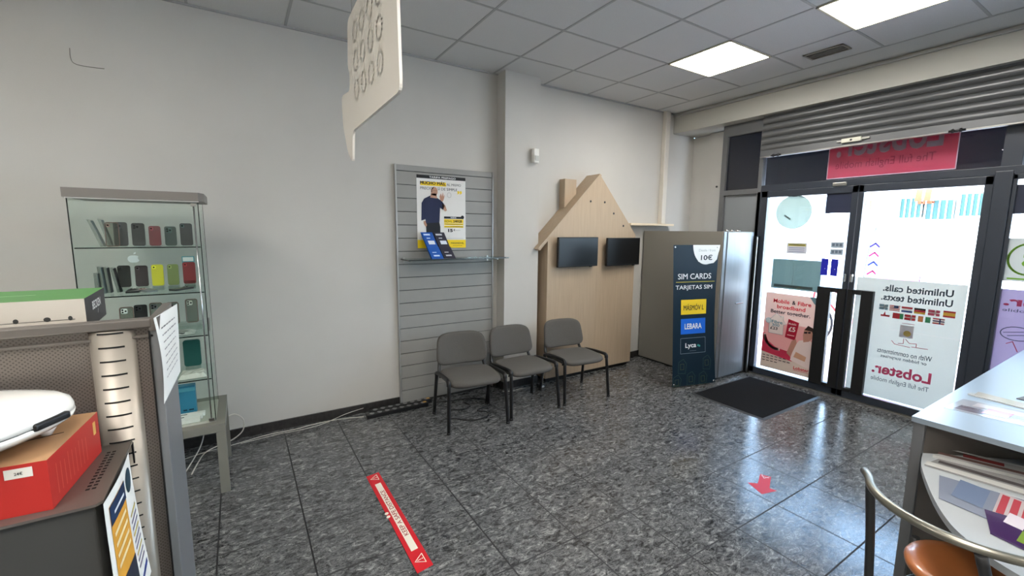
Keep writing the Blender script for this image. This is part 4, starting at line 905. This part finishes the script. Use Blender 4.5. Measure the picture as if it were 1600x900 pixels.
blister(-1.075, -.55, S2, .155, .010, 'tall blister pack second from left on the second shelf', (120, 130, 132))
blister(-1.055, -.53, S2, .15, .008, 'dark backed blister pack third from left on the second shelf', (70, 72, 76))
blister(-1.015, -.52, S2, .145, .022, 'nearly black blister pack leaning next to the glossy black case', (30, 30, 34))
phone_case(-1.008, -.56, S1, .058, .135, (120, 92, 84), 'brownish clear phone case with black hook beside the blister packs on the top shelf', 1, clear=True)
phone_case(-.93, -.67, S2, .062, .12, (26, 26, 28), 'black phone case lying flat at the front of the second shelf, left', 0, lying=True)
phone_case(-.84, -.67, S2, .060, .12, (120, 124, 126), 'grey phone case lying flat at the front of the second shelf, middle', 0, lying=True, yaw=.5)
phone_case(-.75, -.67, S2, .062, .12, (30, 32, 34), 'black phone case lying flat at the front of the second shelf, right', 0, lying=True, yaw=-.8)
for a in ((-.99, .062, .12, (150, 152, 146), 'clear phone case with silver rim leftmost on the third shelf', True),
          (-.925, .062, .13, (22, 22, 24), 'black phone case second from left on the third shelf', False),
          (-.852, .060, .135, (60, 62, 64), 'clear phone case with dark rim, third from left on the third shelf', True),
          (-.772, .060, .132, (40, 36, 38), 'clear phone case with black rim, fourth on the third shelf', True),
          (-.676, .060, .145, (136, 136, 126), 'clear smoky phone case rightmost on the third shelf', True)):
    phone_case(a[0], YC, S3 + .048, a[1], a[2], a[3], a[4], 0, clear=a[5])
mb = MB(); mb.box(-1.03, -.63, -.54, -.47, S3, S3 + .047, glass('riser_clear')); tag(mb.done('case_stand'), 'long clear block carrying the cases of the third shelf', 'stand')
phone_case(-.70, -.66, S3, .06, .12, (70, 74, 74), 'grey phone case lying flat at the front of the third shelf', 0, lying=True, yaw=1.2)
mb = MB(); mb.prism([(x, -.50, z) for x, z in roundrect(-.74, S4 + .03, -.65, S4 + .20, .015)], (0, .02, 0), mat('teal_case', (30, 84, 80), .4)); mb.box(-.735, -.655, -.505, -.475, S4, S4 + .03, glass('riser_clear')); tag(mb.done('tablet_case'), 'dark teal tablet case standing on the fourth shelf', 'case')
def bag(x0, x1, y0, y1, z, h_, rgb, name, label, cat):
    mb = MB(); m_ = mat('bag_%d' % rgb[2], rgb, .25, bump=.6, bscale=30, spec=.7)
    rnd = random.Random(4); gz = {}
    def f(u, v):
        e = min(u, 1 - u, v, 1 - v); k = (round(u, 3), round(v, 3))
        gz.setdefault(k, rnd.random()); return (x0 + (x1 - x0) * u, y0 + (y1 - y0) * v, z + .003 + (h_ * (.6 + .4 * gz[k]) if e > .01 else 0))
    mb.sheet(f, 8, 8, m_, smooth=False); v = [mb.bm.verts.new(p) for p in ((x0, y0, z + .001), (x1, y0, z + .001), (x1, y1, z + .001), (x0, y1, z + .001))]; mb.face(v[::-1], m_)
    tag(mb.done(name), label, cat)
bag(-.76, -.615, -.70, -.56, S4, .03, (196, 196, 186), 'plastic_bag', 'crinkled clear plastic bag of small parts lying on the fourth shelf', 'bag')
bag(-.80, -.66, -.69, -.56, S3, .016, (176, 182, 176), 'plastic_bag', 'flat clear plastic bag lying at the front of the third shelf', 'bag')
mb = MB(); mb.box(-.79, -.692, -.56, -.50, .463, .645, mat('blue_box', (44, 120, 150), .5), .002); b = Board(mb, (-.79, -.5605, .463), (.098, 0, 0), (0, 0, .18), (0, -1, 0)); b.rect(.3, .12, .5, .17, ink((20, 40, 60))); b.rect(.6, .12, .85, .17, ink((20, 40, 60))); b.rect(0, .82, 1, .95, ink((90, 160, 180)))
tag(mb.done('product_box'), 'blue product box standing on the cabinet floor', 'box')
for k in range(3):
    mb = MB(); y = -.735 + .045 * k; mb.box(-.80 + .012 * k, -.665 + .01 * k, y, y + .043, .463, .463 + .022, M_paper, .002); mb.box(-.798 + .012 * k, -.76 + .012 * k, y + .008, y + .02, .485, .4855, M_blackp)
    tag(mb.done('flat_package'), ('front', 'middle', 'rear')[k] + ' one of three white flat packages on the cabinet floor', 'package', 'white packages in the display cabinet')

# ================================================================== metal gondola shelving in the left foreground
GL = -1.75
t = thing('display_shelving', 'tall warm grey metal display shelving with perforated back in the left foreground', 'shelving', (-1.1, -2.5, 0))
mb = MB(); mb.box(GL, -.697, -2.592, -2.586, .02, 1.405, M_perf); mb.box(-.618, -.592, -2.592, -2.586, .02, 1.405, M_perf); part('perforated_panel', mb, t)
mb = MB(); mb.box(GL, -.585, -2.61, -2.582, 1.408, 1.430, M_metalgrey, .004); mb.box(GL, -.585, -2.60, -2.36, 1.385, 1.39, M_metalgrey); mb.prism([(-.590, -2.608, 1.40), (-.572, -2.604, 1.40), (-.572, -2.36, 1.40), (-.590, -2.36, 1.40)], (0, 0, .03), M_metalgrey); part('top_tray', mb, t)
mb = MB()
prof = [(-.697 + .079 * k / 12, -2.596 - .014 * math.sin(PI * k / 12) ** .7) for k in range(13)]
mb.prism([(x, y, 0.0) for x, y in prof] + [(-.618, -2.586, 0), (-.697, -2.586, 0)], (0, 0, 1.406), mat('post_metal', (150, 142, 132), .38, metal=.45), sm=True); post = part('slotted_post', mb, t)
zs = 1.4017; k = 0
slm = mat('slot_black', (8, 8, 8), .8)
while zs > .5:
    mb = MB(); n_ = 8; pr_ = [(-.681 + .045 * q / n_, -2.5962 - .0145 * math.sin(PI * ((-.681 + .045 * q / n_) + .697) / .079) ** .7) for q in range(n_ + 1)]
    mb.prism([(x, y, zs - .0018) for x, y in pr_] + [(-.636, -2.59, zs - .0018), (-.681, -2.59, zs - .0018)], (0, 0, .0036), slm); o = subpart('slot', mb, post); zs -= .0319; k += 1
mb = MB(); mb.box(-.592, -.574, -2.60, -2.36, 0, 1.40, mat('upright_grey', (128, 130, 132), .4, metal=.4), .002); mb.box(-.593, -.590, -2.604, -2.600, 0, 1.40, M_black); part('end_upright', mb, t)
mb = MB(); mb.box(GL, -.60, -2.42, -2.38, .02, 1.385, M_metaldark); mb.box(GL, GL + .05, -2.60, -2.36, 0, 1.40, M_metalgrey); mb.box(GL, -.58, -2.60, -2.30, 0, .06, M_metaldark); part('rear_panel', mb, t)
# box on top
t = thing('appliance_box', 'green and white appliance box with black end on top of the shelving', 'box', (-.90, -2.35, 1.39))
gb = mat('box_green', (80, 132, 72), .5); wb_ = mat('box_white', (196, 188, 176), .55); bb = mat('box_black', (52, 52, 54), .5)
P = [(-.724, -2.474), (-.735, -2.235), (-1.12, -2.225), (-1.12, -2.458)]
mb = MB(); z0, z1 = 1.3905, 1.468
B4 = [Vector((x, y, z0)) for x, y in P]; T4 = [Vector((x, y, z1)) for x, y in P]
vb = [mb.bm.verts.new(v) for v in B4]; vt = [mb.bm.verts.new(v) for v in T4]
mb.face(vt, gb); mb.face(vb[::-1], wb_); mb.face([vb[0], vb[1], vt[1], vt[0]], bb); mb.face([vb[1], vb[2], vt[2], vt[1]], gb); mb.face([vb[2], vb[3], vt[3], vt[2]], bb); mb.face([vb[3], vb[0], vt[0], vt[3]], wb_)
b = Board(mb, B4[0], B4[1] - B4[0], T4[0] - B4[0], (1, 0, 0), .0006); b.text('BECKEN', .30, .50, .72, .78, ink((236, 236, 232)), .02); b.line([(.55, .30), (.58, .42)], .002, ink((236, 236, 232)))
b = Board(mb, B4[3], B4[0] - B4[3], T4[0] - B4[0], (0, -1, 0), .0006)
b.line([(.55, .36), (.95, .38)], .0012, ink((60, 60, 58)), k=1)
for u, r_ in ((.70, .012), (.83, .016), (.93, .010)): b.disc(u, .42, r_, ink((60, 60, 58)), k=2, n=12, ry=.07)
b = Board(mb, T4[3], T4[0] - T4[3], T4[1] - T4[0], (0, 0, 1), .0006); b.line([(.35, .42), (.72, .5)], .004, ink((190, 214, 180)))
part('carton', mb, t)
# sheet of paper taped to the end
mb = MB(); c0 = [Vector((-.578, -2.625, 1.432)), Vector((-.555, -2.40, 1.431)), Vector((-.563, -2.385, 1.235)), Vector((-.571, -2.648, 1.232))]
def pf(u, v):
    p = (c0[0] * (1 - u) + c0[1] * u) * v + (c0[3] * (1 - u) + c0[2] * u) * (1 - v); return p + Vector((.006 * math.sin(PI * (1 - v)) * (1 - u), 0, 0))
mb.sheet(pf, 8, 10, M_paper)
class PB(Board):
    def P(s, u, v, k=None): return pf(u, v) + Vector((.0006, -.0002, 0)) * (s.k if k is None else k)
b = PB(mb, c0[3], c0[2] - c0[3], c0[0] - c0[3], (1, -.1, 0)); gk = ink((110, 110, 112))
rr_ = random.Random(3)
for i in range(8):
    u = .18; v = .84 - .085 * i
    while u < .78: wv = .04 + .10 * rr_.random(); b.line([(u, v), (min(u + wv, .84), v)], .0034 if i < 2 else .0026, gk); u += wv + .03
tag(mb.done('paper_notice'), 'white printed sheet curling off the end of the metal shelving', 'notice')
# lower cabinet with shelf top
t = thing('metal_cabinet', 'warm grey metal cabinet in the lower left corner carrying the red box', 'cabinet', (-1.1, -2.75, 0))
mb = MB(); mb.prism([(GL, -2.885, 1.140), (-.648, -2.885, 1.140), (-.640, -2.875, 1.140), (-.640, -2.612, 1.140), (GL, -2.612, 1.140)], (0, 0, .005), M_metalgrey); 
for k_ in range(13):
    for q in range(2): mb.box(-.676 + .009 * q, -.670 + .009 * q, -2.82 + .0135 * k_, -2.815 + .0135 * k_, 1.1450, 1.1456, slm)
part('top_shelf', mb, t)
mb = MB(); mb.box(GL, -.652, -2.878, -2.63, 0.0, 1.139, M_metaldark, .004); part('body', mb, t)
mb = MB(); mb.prism([(-.642, -2.615, 1.14), (-.642, -2.595, 1.14), (-.642, -2.595, 1.095), (-.642, -2.612, 1.09)], (.003, 0, 0), M_black); part('shelf_bracket', mb, t)
# leaflet taped to the cabinet side
def lf(u, v):
    y = -2.893 + .215 * u; z = 1.146 - .297 * (1 - v)
    return Vector((-.6365 + .012 * (1 - v) ** 1.5 * (.4 + u) + .004 * math.sin(PI * u), y, z))
mb = MB(); mb.sheet(lf, 8, 12, M_paper)
class LB(Board):
    def P(s, u, v, k=None): return lf(u, v) + Vector((.0008, -.0002, 0)) * (s.k if k is None else k)
b = LB(mb, (0, 0, 0), (0, .215, 0), (0, 0, .297), (1, 0, 0)); b.k = 1
def lr(u0, v0, u1, v1, c_, k=1):
    for i in range(4):
        for j in range(4): b.rect(u0 + (u1 - u0) * i / 4, v0 + (v1 - v0) * j / 4, u0 + (u1 - u0) * (i + 1) / 4, v0 + (v1 - v0) * (j + 1) / 4, ink(c_), k)
lr(.10, .05, .58, .93, (220, 160, 60)); lr(.10, .80, .58, .93, (24, 50, 84), 2); lr(.10, .05, .58, .38, (36, 44, 58), 2); b.line([(.2, .86), (.5, .86)], .006, ink((230, 236, 240)), k=3)
for i in range(4): b.line([(.16, .72 - .075 * i), (.5, .74 - .075 * i)], .008, ink((240, 220, 170)), k=2)
b.disc(.78, .86, .13, ink((30, 60, 74)), k=1, n=20, ry=.085)
for i in range(9): b.line([(.66, .62 - .05 * i), (.90, .63 - .05 * i)], .005, ink((90, 84, 120) if i % 3 else (190, 170, 60)), k=1)
b.line([(.66, .10), (.92, .14)], .012, ink((40, 60, 130)), k=1)
tag(mb.done('leaflet'), 'colourful leaflet taped to the side of the lower left metal cabinet', 'leaflet')
# red box
t = thing('cardboard_box', 'red cardboard box with brown top lying on the metal cabinet', 'box', (-.707, -2.866, 1.1455), math.radians(-5))
rb = mat('box_red', (176, 40, 34), .5); br = mat('cardboard', (176, 136, 98), .7, noise=.06, nscale=12)
mb = MB(); W_, D_, Hh = -.27, .226, .092
vs = [mb.bm.verts.new(p) for p in ((W_, 0, 0), (0, 0, 0), (0, D_, 0), (W_, D_, 0), (W_, 0, Hh), (0, 0, Hh), (0, D_, Hh), (W_, D_, Hh))]
for q, m_ in (((0, 1, 5, 4), rb), ((1, 2, 6, 5), rb), ((2, 3, 7, 6), rb), ((3, 0, 4, 7), rb), ((4, 5, 6, 7), br), ((3, 2, 1, 0), br)): mb.face([vs[i] for i in q], m_)
b = Board(mb, (0, 0, 0), (0, D_, 0), (0, 0, Hh), (1, 0, 0), .0005)
for k_ in range(9): b.line([(.12 + .07 * k_, .18), (.12 + .07 * k_, .78 - .04 * (k_ % 3))], .003, ink((196, 84, 70)))
b.rect(.86, .55, .92, .85, ink((220, 170, 90)))
b = Board(mb, (W_, 0, 0), (-W_, 0, 0), (0, 0, Hh), (0, -1, 0), .0005); b.rect(.80, .74, .93, .93, ink((214, 210, 200))); b.text('24€', .845, .80, .885, .86, ink((40, 40, 40)), .01, k=2)
part('carton', mb, t, world=False)
mb = MB(); mb.prism([(-.12, D_ * .38, Hh + .0003), (-.02, D_ * .55, Hh + .0003), (-.02, D_ * .56, Hh + .0003), (-.12, D_ * .40, Hh + .0003)], (0, 0, .0006), mat('lid_slot', (70, 50, 36), .9)); part('lid_slit', mb, t, 'dark slit in the cardboard top', world=False)
# white sandwich maker
t = thing('sandwich_maker', 'glossy white sandwich maker lying on the red box', 'appliance', (-.835, -2.765, 1.239), math.radians(-30))
def sq(rx, ry, z, n=48, e=2.9): return [(math.copysign(abs(math.cos(2 * PI * i / n)) ** (2 / e), math.cos(2 * PI * i / n)) * rx, math.copysign(abs(math.sin(2 * PI * i / n)) ** (2 / e), math.sin(2 * PI * i / n)) * ry, z) for i in range(n)]
def stack(mb, L_, m_):
    rings = [[mb.bm.verts.new(p) for p in sq(*a)] for a in L_]; n = len(rings[0])
    for A_, B_ in zip(rings, rings[1:]):
        for i in range(n): mb.face([A_[i], A_[(i + 1) % n], B_[(i + 1) % n], B_[i]], m_, True)
    mb.face(rings[0][::-1], m_, True); mb.face(rings[-1], m_, True)
mb = MB(); stack(mb, [(.085, .08, .022), (.115, .108, .026), (.130, .122, .038), (.132, .124, .046)], M_white); part('lower_shell', mb, t, world=False)
mb = MB(); stack(mb, [(.132, .124, .049), (.131, .123, .058), (.127, .119, .069), (.116, .108, .077), (.09, .085, .082), (.05, .046, .085), (.01, .01, .086)], M_white); part('lid', mb, t, world=False)
mb = MB(); stack(mb, [(.128, .120, .0455), (.128, .120, .0495)], M_black); part('seam', mb, t, 'black gap between the shells', world=False)
mb = MB(); mb.box(.120, .1365, -.01, .055, .042, .056, M_black, .004); part('handle', mb, t, 'black handle strip', world=False)
for x, y in ((.07, -.07), (.07, .07), (-.07, -.07), (-.07, .07)): mb = MB(); mb.cyl((x, y, 0), (x, y, .026), .008, M_white, r1=.022, n=16); part('foot', mb, t, world=False)

# ================================================================== service counter at the right
CZ = .90
M_ctop = mat('counter_top', (128, 138, 146), .30, spec=.6); M_cbody = mat('counter_body', (96, 90, 84), .5)
t = thing('service_counter', 'long grey service counter with pale top on the right side', 'counter', (3.0, -4.0, 0))
mb = MB(); mb.prism([(1.897, -3.321, CZ - .022), (4.30, -3.321, CZ - .022), (4.30, -4.6, CZ - .022), (1.897, -4.6, CZ - .022)], (0, 0, .022), M_ctop); part('countertop', mb, t)
mb = MB(); mb.prism([(1.925, -3.345, 0), (4.28, -3.345, 0), (4.28, -4.6, 0), (2.75, -4.6, 0), (2.30, -3.655, 0), (1.94, -3.36, 0)], (0, 0, CZ - .022), M_cbody); part('body', mb, t)
mb = MB(); mb.box(1.905, 1.930, -3.362, -3.327, 0, CZ - .022, M_greyframe, .002); part('corner_post', mb, t)
t = thing('round_desk', 'lower pale curved desk joined to the end of the counter', 'desk', (1.8, -3.9, 0))
mb = MB(); arc = smooth_path([(1.925, -3.362, 0), (1.788, -3.395, 0), (1.575, -3.479, 0), (1.435, -3.551, 0), (1.36, -3.613, 0), (1.30, -3.70, 0), (1.27, -3.82, 0), (1.29, -3.98, 0), (1.38, -4.12, 0), (1.55, -4.22, 0)], 5)
mb.prism([(p.x, p.y, .728) for p in arc] + [(2.5, -4.3, .728), (2.285, -3.665, .728), (1.938, -3.372, .728)], (0, 0, .022), mat('desk_top', (168, 172, 174), .4, spec=.5)); part('desk_top', mb, t)
mb = MB(); mb.cyl((1.75, -3.95, .02), (1.75, -3.95, .728), .035, M_steel); part('leg', mb, t)
mb = MB(); mb.lathe([(0, 0), (.22, 0), (.22, .012), (.05, .025), (0, .025)], (1.75, -3.95, 0), M_steel, 32); part('base', mb, t)

def leaflet(pts, z, th, base, pats, label, name='leaflet', rough=.12, curl=0, metal=0, group=None):
    """pts: four corners (x, y); pats: (u0, v0, u1, v1, colour)"""
    mb = MB(); m_ = mat('gloss_%02x%02x%02x_%d' % (*base, int(metal * 10)), base, rough, spec=.7, coat=.5, metal=metal)
    mb.prism([(x, y, z) for x, y in pts], (0, 0, th), m_)
    O = Vector((*pts[0], z + th)); b = Board(mb, O, Vector((*pts[1], z + th)) - O, Vector((*pts[3], z + th)) - O, (0, 0, 1), .0004)
    for i, (u0, v0, u1, v1, c_) in enumerate(pats): b.rect(u0, v0, u1, v1, mat('gl_%02x%02x%02x' % c_, c_, rough, spec=.7, coat=.5), k=1 + i)
    return tag(mb.done(name), label, 'leaflet', group)
leaflet([(2.16, -3.60), (2.13, -3.36), (2.34, -3.375), (2.38, -3.62)], CZ, .0012, (176, 178, 184), [(.1, .1, .9, .45, (120, 110, 120)), (.2, .55, .8, .85, (206, 200, 204)), (.3, .2, .6, .6, (196, 120, 140))], 'shiny clear sleeved leaflet nearest the corner of the counter top')
leaflet([(2.41, -3.56), (2.44, -3.368), (2.475, -3.372), (2.50, -3.56)], CZ, .004, (214, 214, 212), [(.1, .1, .9, .9, (196, 190, 180))], 'narrow shiny strip leaflet behind the sleeved one on the counter')
leaflet([(2.53, -3.72), (2.56, -3.50), (2.72, -3.53), (2.70, -3.74)], CZ, .003, (52, 44, 60), [(.1, .1, .5, .9, (110, 90, 120))], 'dark leaflet at the picture edge on the counter')
leaflet([(1.99, -3.66), (1.91, -3.395), (1.965, -3.42), (2.10, -3.64)], .751, .012, (186, 184, 180), [(.05, .2, .95, .42, (120, 90, 84)), (.3, .5, .7, .8, (150, 60, 60)), (.05, .86, .98, .98, (236, 236, 234))], 'thick silver edged magazine at the back of the curved desk', 'magazine', .1)
leaflet([(1.84, -3.68), (1.80, -3.40), (1.90, -3.415), (1.975, -3.67)], .751, .006, (150, 148, 146), [(0, .0, 1, .3, (214, 212, 206)), (.1, .4, .9, .6, (90, 84, 84))], 'silver grey magazine in front of the thicker one on the curved desk', 'magazine', .1)
leaflet([(1.53, -3.72), (1.56, -3.50), (1.75, -3.455), (1.80, -3.70)], .751, .003, (128, 134, 150), [(.0, .1, .45, .9, (190, 176, 176)), (.1, .25, .18, .85, (176, 70, 80)), (.22, .25, .30, .85, (176, 70, 80)), (.34, .25, .42, .85, (176, 70, 80)), (.55, .2, .9, .8, (110, 124, 150))], 'red and blue printed leaflet in the middle of the curved desk')
leaflet([(1.43, -3.74), (1.455, -3.64), (1.60, -3.60), (1.64, -3.74)], .751, .005, (64, 38, 84), [(.1, .12, .5, .5, (120, 150, 60)), (.5, .5, .92, .9, (214, 206, 214)), (.1, .6, .4, .9, (90, 60, 110))], 'purple leaflet at the front of the curved desk')

# bistro chair with round seat and bent tube back
t = thing('bistro_chair', 'metal tube chair with round orange brown seat in the lower right corner', 'chair', (1.66, -3.60, 0))
M_tub = mat('tube_grey', (150, 146, 134), .28, metal=.85)
M_tub2 = mat('tube_dark', (62, 62, 62), .35, metal=.5)
cx, cy = 1.475, -3.59
mb = MB(); pts = [(1.475 + .245 * math.cos(a), -3.59 + .245 * math.sin(a), .80 + .0 * a) for a in [math.radians(98 + 172 * k / 20) for k in range(21)]]
pts = [(1.455, -3.325, .795)] + pts[1:]
mb.tube(smooth_path(pts, 2), .0135, M_tub, 14); part('back_tube', mb, t, 'bent grey metal back tube')
for (px, py, fx, fy) in ((1.395, -3.362, 1.50, -3.385), (1.235, -3.66, 1.44, -3.75)):
    mb = MB(); mb.tube(smooth_path([(px, py, .79), ((px + fx) / 2 - .01, (py + fy) / 2, .5), (fx - .02, fy, .02), (fx - .02, fy, 0)], 5), .0135, M_tub2, 12); part('leg', mb, t)
for (fx, fy) in ((1.86, -3.42), (1.84, -3.78)):
    mb = MB(); mb.tube([(fx - .04, fy + (.02 if fy > -3.6 else .0), .44), (fx, fy, 0)], .0125, M_tub2, 12); part('leg', mb, t)
mb = MB(); mb.lathe([(0, .455), (.17, .455), (.18, .462), (.182, .475), (.175, .486), (.14, .489), (0, .486)], (1.66, -3.595, 0), mat('seat_wood', (176, 104, 56), .3, noise=.08, nscale=8, coat=.4), 48); part('seat', mb, t)
mb = MB(); mb.tube([(1.66 + .15 * math.cos(a), -3.595 + .15 * math.sin(a), .446) for a in [2 * PI * k / 28 for k in range(28)]], .009, M_tub2, 8, closed=True); mb.tube([(1.445, -3.375, .36), (1.60, -3.48, .44)], .006, M_steel, 8); mb.tube([(1.40, -3.72, .40), (1.55, -3.69, .44)], .006, M_steel, 8); part('seat_ring', mb, t)

# ================================================================== cables and power strips
def cable(pts, r, m_, label, name='cable'):
    mb = MB(); mb.tube(smooth_path(pts, 7), r, m_, 6); return tag(mb.done(name), label, 'cable')
wc = mat('cable_white', (214, 210, 200), .4); bc = mat('cable_black', (14, 14, 15), .4)
cable([(-.76, -.456, .006), (-.735, -.30, .006), (-.70, -.16, .006), (-.62, -.09, .01), (-.53, -.08, .03), (-.462, -.07, .08), (-.45, -.06, .16), (-.50, -.05, .215), (-.56, -.05, .20), (-.64, -.05, .12)], .0045, wc, 'thick white cable looping up beside the side table')
cable([(-.80, -.42, .006), (-.72, -.28, .10), (-.69, -.24, .20), (-.70, -.22, .28), (-.74, -.21, .40)], .004, wc, 'white cable rising behind the leg of the side table')
cable([(-.90, -.22, .005), (-.70, -.15, .005), (-.52, -.12, .005), (-.30, -.07, .005), (-.10, -.075, .006), (.05, -.055, .006), (.25, -.06, .006), (.44, -.12, .008)], .003, wc, 'thin pale cable lying along the skirting towards the power strip')
cable([(-.48, -.13, .005), (-.22, -.10, .005), (-.05, -.11, .005), (.12, -.08, .005), (.30, -.035, .03), (.46, -.03, .05)], .0022, wc, 'second thinner pale cable along the skirting')
cable([(-1.05, -.3, .006), (-.85, -.26, .006), (-.70, -.30, .006), (-.5, -.2, .006)], .003, bc, 'black cable under the side table')
cable([(1.08, -.13, .006), (1.25, -.17, .006), (1.45, -.22, .006), (1.56, -.33, .006), (1.50, -.45, .006), (1.36, -.50, .006), (1.42, -.58, .006), (1.38, -.66, .006), (1.24, -.67, .006), (1.12, -.57, .006), (1.04, -.52, .006)], .0055, bc, 'black cable curling on the floor below the leftmost visitor chair')
cable([(1.20, -.20, .006), (1.16, -.34, .006), (1.26, -.42, .006), (1.36, -.36, .006), (1.34, -.25, .006), (1.5, -.2, .006)], .0045, bc, 'second black cable loop below the leftmost visitor chair')
cable([(1.80, -.21, .005), (1.90, -.25, .005), (2.02, -.24, .005), (2.10, -.27, .005), (2.24, -.26, .005)], .0025, wc, 'thin pale cable lying at the foot of the pillar')
cable([(2.26, -.27, .02), (2.30, -.24, .10), (2.34, -.23, .16), (2.37, -.225, .25)], .003, wc, 'thin cable rising from the small adapter beside the house display')
def strip(x0, y0, x1, y1, z, label, sockets):
    A_ = Vector((x0, y0, 0)); B_ = Vector((x1, y1, 0)); a = math.atan2(y1 - y0, x1 - x0); L_ = (B_ - A_).length
    t = thing('power_strip', label, 'power strip', (x0, y0, z), a, 'power strips')
    mb = MB(); mb.box(0, L_, -.027, .027, 0, .036, M_blackp, .005); part('housing', mb, t, world=False)
    for k in range(sockets):
        mb = MB(); c_ = L_ * (k + .7) / (sockets + .4); mb.lathe([(0, 0), (.019, 0), (.021, .003), (.017, .004), (.015, .001), (0, .001)], (c_, 0, .0355), mat('socket_grey', (120, 120, 120), .35), 18); part('socket', mb, t, world=False)
    mb = MB(); mb.box(L_ - .045, L_ - .015, -.012, .012, .035, .042, mat('switch_amber', (196, 150, 80), .4), .002); part('switch', mb, t, world=False)
strip(.50, -.085, 1.08, -.075, 0.0, 'long black power strip against the skirting below the slatwall panel', 8)
strip(.455, -.155, 1.02, -.145, 0.0, 'second black power strip lying in front of the first one', 8)
t = thing('adapter', 'small dark adapter box with pale plug on the floor beside the pillar', 'adapter', (2.22, -.29, 0))
mb = MB(); mb.box(2.19, 2.26, -.33, -.26, 0, .035, mat('adapter_grey', (70, 72, 76), .4), .005); part('housing', mb, t)
mb = MB(); mb.box(2.20, 2.235, -.345, -.33, .008, .028, M_white, .003); part('plug', mb, t)
